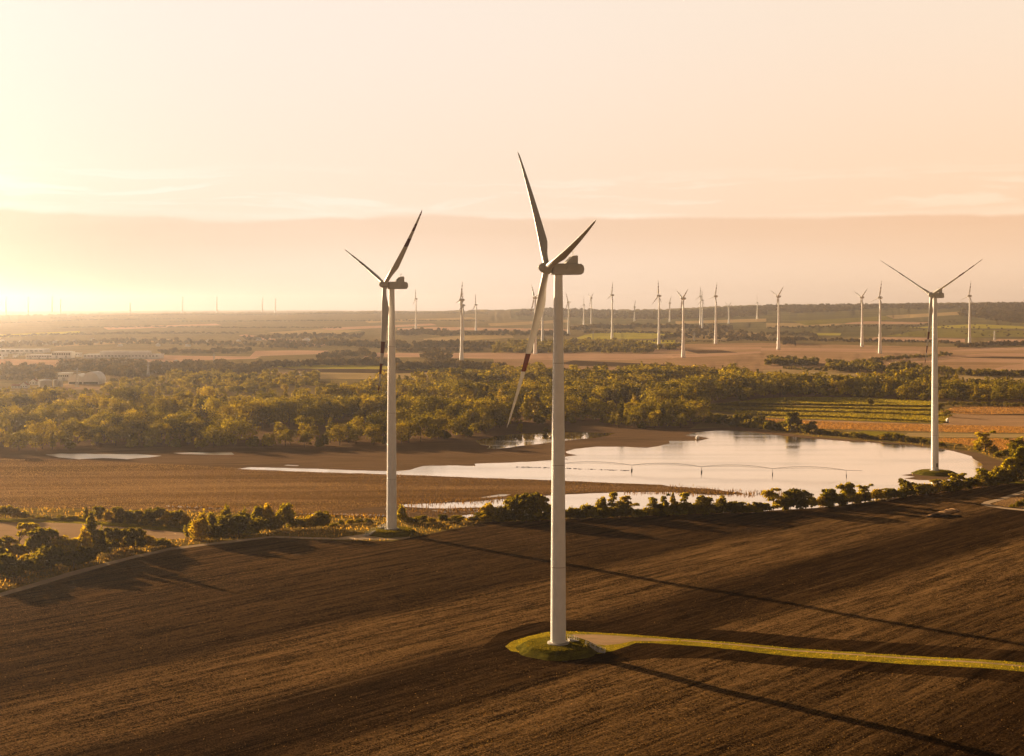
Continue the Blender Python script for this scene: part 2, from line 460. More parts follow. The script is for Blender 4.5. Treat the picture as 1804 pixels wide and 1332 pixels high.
LEAVES = {
    'bush': leaf_mat("hedge leaves", [(0.0, (0.12, 0.115, 0.012)), (0.35, (0.20, 0.18, 0.017)), (0.6, (0.090, 0.088, 0.013)), (0.85, (0.27, 0.23, 0.019)), (1.0, (0.15, 0.135, 0.016))], 0.55),
    'yellow': leaf_mat("yellowing leaves", [(0.0, (0.24, 0.20, 0.016)), (0.5, (0.30, 0.24, 0.022)), (1.0, (0.20, 0.18, 0.016))], 0.48),
    'dark': leaf_mat("dark leaves", [(0.0, (0.085, 0.080, 0.012)), (0.5, (0.14, 0.125, 0.015)), (1.0, (0.105, 0.095, 0.013))], 0.5),
    'wood': leaf_mat("river wood leaves", [(0.0, (0.13, 0.120, 0.014)), (0.25, (0.29, 0.255, 0.024)), (0.5, (0.070, 0.070, 0.010)), (0.75, (0.37, 0.31, 0.028)), (0.9, (0.21, 0.178, 0.016)), (1.0, (0.10, 0.092, 0.012))], 0.28),
    'far': leaf_mat("distant leaves", [(0.0, (0.055, 0.046, 0.014)), (0.5, (0.11, 0.085, 0.020)), (1.0, (0.070, 0.056, 0.016))], 0.25),
    'corn': leaf_mat("dry maize leaves", [(0.0, (0.28, 0.19, 0.115)), (0.5, (0.48, 0.335, 0.215)), (1.0, (0.36, 0.245, 0.145))], 0.2),
    'corn_wet': leaf_mat("sodden maize leaves", [(0.0, (0.095, 0.058, 0.029)), (0.5, (0.17, 0.106, 0.056)), (1.0, (0.12, 0.073, 0.036))], 0.25),
    'flecks': leaf_mat("straw and clods", [(0.0, (0.10, 0.055, 0.022)), (0.5, (0.24, 0.145, 0.065)), (0.8, (0.16, 0.09, 0.035)), (1.0, (0.42, 0.28, 0.14))], 0.15),
    'grass': leaf_mat("grass blades", [(0.0, (0.26, 0.23, 0.018)), (0.5, (0.42, 0.33, 0.03)), (1.0, (0.32, 0.28, 0.02))], 0.5),
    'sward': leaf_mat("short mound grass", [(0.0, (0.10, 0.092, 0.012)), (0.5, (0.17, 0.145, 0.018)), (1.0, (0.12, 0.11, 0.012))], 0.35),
    'crop': leaf_mat("ripe crop blades", [(0.0, (0.27, 0.16, 0.07)), (0.5, (0.42, 0.255, 0.12)), (1.0, (0.34, 0.20, 0.09))], 0.25),
    'lime': leaf_mat("lime crop blades", [(0.0, (0.16, 0.145, 0.02)), (0.5, (0.27, 0.23, 0.03)), (1.0, (0.20, 0.175, 0.02))], 0.38),
    'straw': leaf_mat("dry grass blades", [(0.0, (0.24, 0.16, 0.05)), (0.5, (0.36, 0.24, 0.08)), (1.0, (0.18, 0.14, 0.04))], 0.4),
}

def blade_mat(name, bands):
    m, t = new_mat(name)
    z = t.n('ShaderNodeSeparateXYZ', {0: t.n('ShaderNodeTexCoord').outputs['Generated']}).outputs[2]
    band = None
    for lo, hi in bands:
        b = t.math('MULTIPLY', t.math('GREATER_THAN', z, lo), t.math('LESS_THAN', z, hi))
        band = b if band is None else t.math('MAXIMUM', band, b)
    c = t.mix(band, (0.56, 0.53, 0.49), (0.11, 0.014, 0.011))
    b = t.n('ShaderNodeBsdfPrincipled', {'Base Color': c, 'Roughness': 0.38, 'Specular IOR Level': 0.4})
    t.n('ShaderNodeOutputMaterial', {0: b.outputs[0]})
    return m
M['blade'] = blade_mat("striped blade coating", ((0.515, 0.625), (0.72, 0.82), (0.925, 1.2)))
M['blade_one'] = blade_mat("single-striped blade coating", ((0.515, 0.63),))

# ------------------------------------------------------------------ the land, one planar subdivision
FIELDS = []      # (name, material, polygon in photo pixels); later ones lie over earlier ones
def F(name, mat, *pts):
    FIELDS.append((name, mat, list(pts)))

# far country
F('hillside', 'slope', (900, 541), (1100, 547), (1200, 545), (1300, 539), (1470, 536), (1650, 534), (1804, 533), (2300, 533), (2300, 597), (1804, 597), (1700, 595), (1560, 593), (1440, 595), (1350, 588), (1200, 570), (1000, 572), (900, 562))
F('field', 'pink', (1480, 571), (1500, 568), (1530, 566), (1640, 568), (1620, 571))
F('field', 'tanf', (1350, 569), (1490, 570), (1470, 574), (1400, 576), (1350, 577))
F('field', 'limef', (1433, 591), (1440, 587), (1482, 587), (1480, 591))
F('field', 'pink', (1530, 600), (1540, 594), (1620, 595), (1700, 597), (1700, 603))
F('field', 'pink', (1735, 603), (1760, 597), (1804, 598), (2100, 600), (2100, 606), (1804, 605))
F('field', 'tanf', (1190, 598), (1200, 588), (1360, 586), (1350, 600))
F('field', 'limef', (1008, 598), (1030, 590), (1060, 585), (1110, 583), (1190, 587), (1178, 592), (1150, 597), (1080, 598))
F('field', 'limef', (1115, 605), (1120, 600), (1190, 599), (1188, 605))
F('field', 'pink', (700, 578), (760, 576), (900, 578), (1000, 580), (1000, 584), (860, 582), (700, 582))
F('field', 'tanf', (745, 597), (800, 592), (900, 589), (905, 595), (820, 600), (750, 601))
F('plain', 'brownf', (865, 627), (950, 621), (1150, 620), (1210, 606), (1340, 604), (1500, 608), (1690, 612), (1804, 612), (2200, 612), (2200, 664), (1804, 656), (1500, 660), (1340, 654), (1180, 668), (1000, 664), (860, 656), (870, 636))
F('field', 'pink', (790, 631), (800, 622), (865, 621), (1000, 622), (1150, 624), (1240, 623), (1340, 619), (1340, 622), (1250, 628), (1100, 634), (980, 634), (860, 632))
F('field', 'pink', (980, 664), (1000, 650), (1100, 648), (1190, 650), (1130, 658), (1050, 664))
F('field', 'darkf', (985, 640), (1010, 635), (1190, 643), (1160, 647), (1020, 645))
F('field', 'pink', (1150, 621), (1154, 615), (1190, 615), (1210, 617))
F('field', 'pink', (1215, 613), (1280, 611), (1340, 611), (1345, 615), (1280, 616))
F('field', 'darkf', (1205, 617), (1270, 617), (1300, 621), (1230, 623))
F('field', 'pink', (1340, 613), (1430, 613), (1520, 615), (1620, 618), (1620, 622), (1500, 620), (1340, 618))
F('field', 'pink', (1660, 619), (1720, 613), (1804, 612), (2100, 612), (2100, 618), (1804, 617), (1700, 619))
F('field', 'pink', (1550, 637), (1600, 632), (1680, 627), (1740, 622), (1804, 623), (2100, 623), (2100, 628), (1804, 627), (1740, 628), (1640, 633))
F('field', 'pink', (1580, 639), (1700, 631), (1804, 633), (2100, 634), (2100, 640), (1804, 639), (1680, 637))
F('field', 'darkf', (1690, 630), (1750, 628), (1804, 629), (2100, 630), (2100, 633), (1804, 632))
F('field', 'pink', (1735, 653), (1770, 645), (1804, 640), (2100, 640), (2100, 656), (1804, 654))
F('field', 'tanf', (1340, 672), (1345, 652), (1420, 648), (1500, 656), (1640, 660), (1804, 662), (2100, 664), (2100, 684), (1804, 678), (1550, 678), (1450, 682), (1380, 680))
F('field', 'limef', (475, 646), (480, 642), (600, 643), (700, 645), (800, 648), (885, 651), (880, 655), (760, 653), (640, 650), (520, 649))
F('field', 'darkf', (500, 650), (640, 650), (760, 653), (800, 655), (700, 658), (560, 657))
F('field', 'tanf', (520, 660), (560, 656), (700, 658), (790, 655), (880, 656), (820, 662), (680, 668), (560, 668))
F('field', 'pink', (640, 630), (650, 621), (740, 622), (790, 623), (780, 629))
F('field', 'pink', (440, 628), (450, 618), (520, 617), (580, 618), (560, 624))
F('field', 'pink', (250, 634), (290, 626), (420, 628), (460, 628), (450, 632), (330, 636))
F('quarry_road', 'pink', (420, 591), (432, 589), (480, 596), (540, 601), (575, 606), (565, 610), (530, 606), (470, 600))
F('field', 'tanf', (470, 586), (560, 580), (640, 582), (600, 588), (520, 590))
F('yard', 'pink', (-120, 640), (-100, 630), (90, 634), (300, 632), (330, 637), (120, 646))
F('yard', 'gravel', (100, 684), (110, 676), (200, 672), (240, 680), (180, 688))
F('field', 'limef', (290, 655), (300, 648), (360, 650), (350, 657))
F('field', 'gravel', (430, 668), (470, 655), (530, 655), (520, 668))
F('meadow', 'turf', (-100, 783), (-50, 772), (24, 773), (12, 785))
F('meadow', 'turf', (105, 786), (118, 778), (165, 780), (160, 788))
F('field', 'tanf', (1190, 566), (1350, 561), (1350, 567), (1190, 571))
F('field', 'pink', (560, 578), (760, 570), (770, 573), (580, 582))
F('field', 'tanf', (640, 565), (830, 559), (840, 562), (650, 569))
F('field', 'tanf', (90, 606), (300, 597), (310, 601), (100, 611))
F('field', 'limef', (-60, 592), (140, 583), (150, 587), (-60, 598))
F('field', 'pink', (180, 577), (380, 570), (390, 573), (190, 581))
F('field', 'tanf', (860, 570), (1000, 563), (1005, 568), (865, 575))
F('field', 'vine', (1395, 566), (1560, 557), (1575, 563), (1420, 573))
F('field', 'tanf', (1560, 556), (1690, 549), (1700, 554), (1575, 562))
F('vineyard', 'vine', (1560, 592), (1640, 579), (1804, 583), (1804, 593), (1700, 595))
F('field', 'limef', (1600, 577), (1720, 571), (1804, 575), (1804, 579), (1640, 578))
# forest floor
F('forest_floor', 'mud', (-900, 800), (-200, 800), (0, 797), (200, 788), (480, 790), (700, 784), (850, 766), (920, 748), (1040, 744), (1100, 755), (1215, 756), (1245, 738), (1232, 712), (1300, 706), (1500, 703), (1650, 706), (1804, 709), (2100, 713), (2600, 716), (2600, 690), (1804, 686), (1500, 681), (1350, 680), (1300, 668), (1200, 662), (1100, 664), (1000, 664), (880, 668), (700, 680), (560, 702), (450, 714), (300, 722), (100, 722), (-300, 724), (-900, 724))
# between wood and lake
F('mud_flat', 'mud', (-900, 800), (0, 797), (200, 788), (480, 790), (700, 784), (850, 766), (920, 748), (1040, 744), (1100, 755), (1215, 756), (1300, 752), (1420, 768), (1600, 782), (1720, 796), (1804, 812), (1804, 860), (1600, 885), (1450, 896), (1200, 905), (880, 918), (600, 915), (300, 900), (0, 895), (-900, 895))
F('shore_grass', 'verge', (1245, 738), (1300, 752), (1420, 768), (1600, 782), (1720, 797), (1790, 822), (1830, 860), (2200, 860), (2200, 780), (1804, 780), (1640, 770), (1500, 760), (1380, 752), (1290, 735))
F('vineyard', 'vine', (1215, 717), (1300, 707), (1640, 711), (1672, 733), (1672, 746), (1500, 741), (1350, 735), (1290, 727))
F('field', 'limef', (1300, 708), (1340, 702), (1400, 699), (1520, 700), (1640, 706), (1640, 713), (1500, 712), (1400, 711))
F('field', 'tanf', (1300, 713), (1400, 712), (1500, 714), (1640, 716), (1640, 718), (1500, 716), (1380, 715))
F('field', 'orange', (1335, 737), (1500, 742), (1660, 748), (1804, 752), (2300, 754), (2300, 766), (1804, 763), (1700, 762), (1500, 757), (1430, 755), (1360, 745))
F('field', 'brownf', (1335, 737), (1500, 742), (1660, 748), (1675, 731), (1700, 729), (1804, 731), (2300, 733), (2300, 753), (1804, 752), (1660, 749), (1500, 745))
F('field', 'orange', (1655, 726), (1680, 717), (1804, 716), (2300, 717), (2300, 730), (1804, 730), (1700, 730))
F('field', 'darkf', (1690, 731), (1804, 729), (2300, 730), (2300, 733), (1804, 732))
F('meadow', 'turf', (1500, 766), (1520, 759), (1570, 761), (1600, 766), (1560, 770))
F('field', 'tanf', (1590, 768), (1600, 763), (1804, 765), (2300, 767), (2300, 773), (1804, 771), (1640, 770))
F('field', 'orange', (1640, 777), (1650, 772), (1804, 773), (2300, 774), (2300, 800), (1804, 797), (1760, 797), (1730, 789), (1690, 782))
F('crop_field', 'corn', (-900, 806), (0, 808), (150, 812), (300, 818), (400, 823), (560, 832), (700, 836), (840, 841), (975, 845), (1080, 850), (1165, 853), (1180, 856), (1250, 860), (1320, 870), (1250, 871), (1180, 866), (1100, 866), (1000, 870), (900, 877), (830, 883), (700, 889), (560, 905), (400, 902), (200, 896), (0, 893), (-900, 893))
# water
F('lake', 'water', (418, 826), (440, 823), (560, 826), (640, 829), (700, 830), (722, 828), (745, 821), (790, 820), (838, 821), (836, 817), (860, 816), (900, 815), (975, 811), (1002, 809), (985, 806), (1018, 802), (1000, 799), (996, 796), (1012, 791), (1050, 787), (1100, 787), (1140, 789), (1160, 786), (1180, 781), (1178, 777), (1235, 776), (1250, 772), (1238, 770), (1207, 767), (1225, 762), (1260, 759), (1300, 758), (1330, 762), (1360, 766), (1420, 772), (1500, 778), (1560, 781), (1600, 784), (1640, 788), (1680, 795), (1712, 804), (1714, 808), (1724, 813), (1732, 819), (1722, 836), (1690, 856), (1640, 878), (1560, 890), (1500, 893), (1450, 898), (1300, 902), (1100, 905), (930, 911), (850, 914), (800, 911), (830, 906), (900, 902), (900, 896), (840, 894), (780, 896), (715, 893), (705, 889), (830, 884), (900, 878), (1000, 871), (1100, 867), (1180, 867), (1250, 872), (1320, 871), (1250, 861), (1180, 857), (1165, 854), (1080, 851), (975, 846), (840, 842), (700, 836), (560, 832), (460, 828))
F('mud_bar', 'mud', (1588, 837), (1612, 834), (1640, 831), (1690, 835), (1697, 841), (1660, 846), (1620, 846), (1592, 843), (1612, 840))
F('mud_bar', 'mud', (930, 906), (1000, 902), (1060, 899), (1140, 897), (1250, 893), (1300, 892), (1310, 897), (1200, 903), (1000, 910))
F('pond', 'ruffled', (80, 801), (108, 799), (180, 800), (240, 800), (285, 803), (262, 806), (224, 809), (180, 807), (140, 809), (104, 806))
F('pond', 'ruffled', (305, 798), (350, 797), (408, 797), (413, 801), (370, 801), (322, 800))
F('pond', 'calm', (838, 776), (870, 769), (900, 765), (985, 761), (1040, 762), (1084, 763), (1070, 768), (1040, 772), (1000, 776), (930, 784), (885, 790), (858, 791), (862, 786), (845, 783))
F('pond', 'ruffled', (500, 820), (506, 819), (527, 820), (524, 821))
F('puddle', 'ruffled', (515, 905), (560, 904), (640, 906), (690, 908), (690, 911), (600, 909))
F('puddle', 'ruffled', (290, 891), (340, 892), (400, 895), (400, 897), (320, 895))
F('puddle', 'ruffled', (760, 899), (800, 897), (850, 897), (880, 899), (830, 903), (780, 903))
F('puddle', 'ruffled', (845, 877), (880, 871), (900, 871), (890, 874))
# near left
F('stubble_field', 'stubble', (-900, 913), (-300, 915), (0, 917), (145, 919), (330, 934), (325, 950), (270, 952), (200, 948), (100, 958), (0, 975), (-900, 1010))
F('hedge_bank', 'verge', (-900, 893), (0, 894), (200, 897), (400, 903), (560, 906), (690, 911), (800, 912), (850, 914), (930, 911), (1100, 905), (1300, 902), (1450, 898), (1560, 890), (1640, 878), (1700, 856), (1740, 836), (1800, 810), (2300, 790), (2300, 838), (1804, 845), (1750, 848), (1650, 864), (1550, 882), (1450, 894), (1350, 900), (1200, 905), (1000, 914), (860, 920), (730, 945), (690, 953), (560, 952), (480, 948), (400, 962), (330, 962), (328, 936), (230, 926), (100, 918), (0, 917), (-900, 914))
F('grass_verge', 'turf', (-900, 911), (0, 913), (100, 914), (145, 917), (250, 922), (330, 931), (328, 938), (230, 930), (145, 923), (100, 921), (0, 920), (-900, 918))
F('hedge_bank', 'verge', (-900, 1010), (0, 972), (100, 955), (200, 947), (270, 951), (325, 949), (400, 945), (480, 940), (560, 948), (480, 950), (400, 960), (330, 964), (230, 985), (120, 1018), (0, 1054), (-200, 1110), (-900, 1300))
F('gravel_track', 'pale_track', (-900, 1300), (-200, 1104), (0, 1043.5), (60, 1025.5), (120, 1007.5), (200, 987.5), (230, 980), (300, 965), (370, 956.5), (400, 953), (480, 944), (560, 947), (640, 949), (640, 951), (560, 950), (480, 947), (400, 957), (370, 960), (300, 969), (230, 985), (200, 993), (120, 1015), (60, 1033), (0, 1051), (-200, 1112), (-900, 1330))
F('gravel_pad', 'pale_track', (590, 948), (640, 941), (700, 943), (722, 945), (722, 949), (690, 951), (640, 950))
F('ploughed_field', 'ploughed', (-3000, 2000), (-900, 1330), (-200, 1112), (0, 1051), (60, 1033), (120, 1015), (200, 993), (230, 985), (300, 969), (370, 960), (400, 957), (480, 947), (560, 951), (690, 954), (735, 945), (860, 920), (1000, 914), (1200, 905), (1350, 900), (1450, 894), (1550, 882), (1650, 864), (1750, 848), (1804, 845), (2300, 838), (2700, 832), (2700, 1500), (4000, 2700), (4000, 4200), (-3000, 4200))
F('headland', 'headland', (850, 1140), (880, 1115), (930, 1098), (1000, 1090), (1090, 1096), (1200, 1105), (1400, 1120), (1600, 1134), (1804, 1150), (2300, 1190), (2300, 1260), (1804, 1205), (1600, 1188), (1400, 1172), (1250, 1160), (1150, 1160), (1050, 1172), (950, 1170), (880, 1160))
F('grass_verge', 'turf', (890, 1139), (900, 1131), (930, 1121), (965, 1113), (1000, 1112), (1050, 1114), (1110, 1118), (1200, 1125), (1400, 1140), (1600, 1155), (1804, 1170), (2300, 1210), (2300, 1228), (1804, 1185), (1600, 1170), (1400, 1154), (1250, 1140), (1150, 1133), (1120, 1133), (1080, 1147), (1055, 1152), (1000, 1153), (930, 1152), (900, 1147))
F('gravel_pad', 'gravel', (1008, 1117), (1060, 1118), (1110, 1122), (1200, 1128), (1160, 1129.5), (1118, 1129), (1092, 1134), (1066, 1137), (1040, 1134), (1015, 1127))
F('gravel_track', 'gravel', (1200, 1127.5), (1400, 1143), (1600, 1158.5), (1804, 1174.5), (2300, 1214), (2300, 1217), (1804, 1177), (1600, 1160.5), (1400, 1145), (1200, 1129))
F('gravel_track', 'pale_track', (1728, 888), (1734, 884), (1760, 878), (1804, 864), (2100, 790), (2100, 797), (1804, 869), (1765, 881), (1744, 887), (1748, 890), (1770, 894), (1804, 897), (2200, 925), (2200, 930), (1804, 900), (1765, 896), (1738, 892))
F('crop_field', 'corn', (1748, 888), (1764, 882), (1804, 871), (2100, 800), (2200, 840), (2200, 922), (1804, 896), (1772, 893))
F('gravel_track', 'gravel', (1560, 880), (1640, 861), (1690, 852), (1740, 845), (1770, 843), (1804, 844), (2300, 850), (2300, 855), (1804, 846.5), (1770, 846), (1742, 848), (1692, 855), (1642, 864), (1562, 883))
F('meadow', 'turf', (1770, 847), (1804, 847.5), (2200, 855), (2200, 866), (1804, 853), (1780, 851))

def inside(poly, x, y):
    poly = np.asarray(poly)
    res = np.zeros(len(x), bool)
    sel = (x >= poly[:, 0].min()) & (x <= poly[:, 0].max()) & (y >= poly[:, 1].min()) & (y <= poly[:, 1].max())
    xs, ys = x[sel], y[sel]
    r = np.zeros(len(xs), bool)
    x0, y0 = poly[-1]
    for x1, y1 in poly:
        if y0 != y1:
            c = ((y0 > ys) != (y1 > ys)) & (xs < (x1 - x0) * (ys - y0) / (y1 - y0) + x0)
            r ^= c
        x0, y0 = x1, y1
    res[sel] = r
    return res

WIGGLE = random.Random(5)
def densify(poly, step=14.0, amp=0.0):
    out = []
    for (x0, y0), (x1, y1) in zip(poly, poly[1:] + poly[:1]):
        n = max(1, int(math.hypot(x1 - x0, (y1 - y0) * 3) / step))
        n = min(n, 60)
        for i in range(n):
            f = i / n
            j = (WIGGLE.random() - .5) * amp if i else 0
            out.append((x0 + (x1 - x0) * f, y0 + (y1 - y0) * f + j))
    return out

FIELD_PQ = []
def build_land():
    verts, edges = [], []
    for name, mat, poly in FIELDS:
        pts = []
        for px, py in densify(poly, 14, 0.7 if mat in ('water', 'ruffled', 'calm', 'mud', 'verge', 'turf', 'corn') else 0.0):
            p = pq(ground(px, py)) if py < 900 else (px, py)     # nearer ground is level
            pts.append(p)
        FIELD_PQ.append(np.array(pts))
        b = len(verts)
        verts += pts
        n = len(pts)
        edges += [(b + i, b + (i + 1) % n) for i in range(n)]
    rng = np.random.default_rng(3)
    rows = np.concatenate([np.arange(569.7, 600, 0.7), np.arange(600, 640, 1.1), np.arange(640, 960, 4.0), np.arange(960, 1500, 6.0), np.geomspace(1500, 4300, 14)])
    for r_i, q in enumerate(rows):
        st = 14.0 if q < 640 else 16.0 if q < 960 else 9.0 if q < 1500 else 80.0
        dq = (rows[min(r_i + 1, len(rows) - 1)] - rows[max(r_i - 1, 0)]) / 2
        lim = (-150, 1960) if q < 1500 else (-700, 2500)
        inner = np.arange(lim[0], lim[1], st)
        outer = np.concatenate([np.arange(-1000, lim[0], 60), np.arange(lim[1], 2800, 60)])
        ps = np.concatenate([inner, outer]) + rng.uniform(-.3, .3, len(inner) + len(outer)) * st
        qs = q + rng.uniform(-.3, .3, len(ps)) * dq
        verts += list(zip(ps.tolist(), np.maximum(qs, 569.6).tolist()))
    vv, ee, ff, *_ = delaunay_2d_cdt([Vector(v) for v in verts], edges, [], 0, 1e-4, False)
    V = np.array([(v[0], v[1]) for v in vv])
    T = np.array([f[:] for f in ff if len(f) == 3], np.int32)
    Y = FPX * CAMZ / (V[:, 1] - HY)
    X = (V[:, 0] - CX) / FPX * Y
    Z = height(X, Y)
    W = np.stack([X, Y, Z], 1)
    cen = V[T].mean(1)
    owner = np.full(len(T), -1)
    for i, poly in enumerate(FIELD_PQ):
        owner[inside(poly, cen[:, 0], cen[:, 1])] = i
    # upward winding
    a, b, c = W[T[:, 0]], W[T[:, 1]], W[T[:, 2]]
    nz = (b - a)[:, 0] * (c - a)[:, 1] - (b - a)[:, 1] * (c - a)[:, 0]
    T[nz < 0] = T[nz < 0][:, ::-1]
    T = T[np.abs(nz) > 1e-9]; owner = owner[np.abs(nz) > 1e-9]
    for i in range(-1, len(FIELDS)):
        sel = T[owner == i]
        if not len(sel):
            continue
        used, inv = np.unique(sel, return_inverse=True)
        Vi, Fi = W[used], inv.reshape(-1, 3)
        name, mat = ('ground', 'country') if i < 0 else FIELDS[i][:2]
        if i < 0:      # plain land behind and beside the view, as far as the horizon
            n0 = len(Vi)
            ex = np.array([(-20000, -4000, 0), (20000, -4000, 0), (46, 60, -.5), (-46, 60, -.5), (-20000, 15900, 0), (20000, 15900, 0), (-20000, 16950, 0), (20000, 16950, 0), (-19300, 16260, 60), (19300, 16260, 60)], float)
            Vi = np.concatenate([Vi, ex])
            e = n0
            Fi = np.concatenate([Fi, [(e, e + 1, e + 2), (e, e + 2, e + 3), (e, e + 3, e + 4), (e + 1, e + 5, e + 2), (e + 8, e + 9, e + 7), (e + 8, e + 7, e + 6)]])
        me = mesh_np(name, Vi, Fi, [M[mat]], smooth=True)
        tag(link(name, me), kind='structure')
build_land()

def poly_area_points(names_or_ids, n, rng, lim=(-200, 2000)):
    """n ground points spread over the listed field polygons (evenly in the picture's depth)"""
    out = []
    ids = [i for i in range(len(FIELDS)) if i in names_or_ids]
    boxes = []
    for i in ids:
        P = FIELD_PQ[i]
        boxes.append((max(P[:, 0].min(), lim[0]), min(P[:, 0].max(), lim[1]), P[:, 1].min(), P[:, 1].max()))
    area = np.array([max(0, (b[1] - b[0])) * (b[3] - b[2]) for b in boxes]); area = area / area.sum()
    for i, b, a in zip(ids, boxes, area):
        k = int(n * a * 1.6) + 10
        p = rng.uniform(b[0], b[1], k); q = rng.uniform(b[2], b[3], k)
        ok = inside(FIELD_PQ[i], p, q)
        for j in range(i + 1, len(FIELDS)):
            if ok.any():
                ok &= ~inside(FIELD_PQ[j], p, q)
        out.append(np.stack([p[ok], q[ok]], 1))
    pqs = np.concatenate(out)
    if len(pqs) > n:
        pqs = pqs[rng.permutation(len(pqs))[:n]]
    Y = FPX * CAMZ / (pqs[:, 1] - HY)
    X = (pqs[:, 0] - CX) / FPX * Y
    return np.stack([X, Y, height(X, Y)], 1)

# ------------------------------------------------------------------ wind turbines
def blade_mesh(name, L, root, chord, tip, mat, bend=1.9, seg=16, nsec=26, pitch=76):
    """blade along +z: round root, widest at a fifth, twisted, thin tip; chord along y, thickness along x"""
    V, Fc = [], []
    for i in range(nsec):
        s = i / (nsec - 1)
        r = L * s
        if s < .05:
            c, th, cir = root, root, 1.0
        elif s < .22:
            f = (s - .05) / .17; f = f * f * (3 - 2 * f)
            c, th, cir = root + (chord - root) * f, root + (chord * .30 - root) * f, 1 - f
        else:
            f = (s - .22) / .78
            c = chord + (tip - chord) * (f ** .82)
            if s > .96: c *= max(.12, (1 - s) / .04 * .88 + .12)
            th, cir = c * (.28 - .14 * f), 0.0
        tw = R(16) * (1 - s) ** 2 + R(pitch)             # idling: blades turned out of the wind
        for k in range(seg):
            a = 2 * math.pi * k / seg
            yc = math.cos(a) * .5 * c
            xc = math.sin(a) * .5 * th * (1 - (1 - cir) * .55 * (1 - math.cos(a)) * .5 * 1.2)
            yc -= (1 - cir) * c * .22              # leading edge stays nearly straight
            x = xc * math.cos(tw) - yc * math.sin(tw) - bend * s * s
            y = xc * math.sin(tw) + yc * math.cos(tw)
            V.append((x, y, r))
    for i in range(nsec - 1):
        for k in range(seg):
            k2 = (k + 1) % seg
            Fc.append((i * seg + k, i * seg + k2, (i + 1) * seg + k2, (i + 1) * seg + k))
    me = mesh_np(name, V, Fc, [mat], smooth=True)
    return me

def set_rotor(root, hubpos, phase, tilt=5.0, off=1.0, L=None, cone=1.0):
    bl = [c for c in root.children if c.name.split('.')[0] == 'blade']
    for k, b in enumerate(bl):
        th = R(phase + 120 * k)
        b.matrix_local = Matrix.Translation(hubpos) @ Matrix.Rotation(R(tilt), 4, 'Y') @ Matrix.Rotation(th, 4, 'X') @ Matrix.Rotation(R(-cone), 4, 'Y') @ Matrix.Translation((0, 0, off)) @ Matrix.Diagonal((1, 1, (L - 1) / 43.2 if L else 1, 1))

BLADE_BIG = blade_mesh('blade', 43.2, 1.8, 2.95, .42, M['blade'])
BLADE_ONE = blade_mesh('blade', 43.2, 1.8, 2.7, .40, M['blade_one'])
BLADE_PLAIN = blade_mesh('blade', 43.2, 1.8, 2.6, .40, M['blade_paint'])
BLADE_TURNED = blade_mesh('blade', 43.2, 1.8, 3.3, .5, M['blade'], pitch=88)
BLADE_MID = blade_mesh('blade', 31.5, 1.7, 3.2, .6, M['blade'], 1.0, 10, 16)

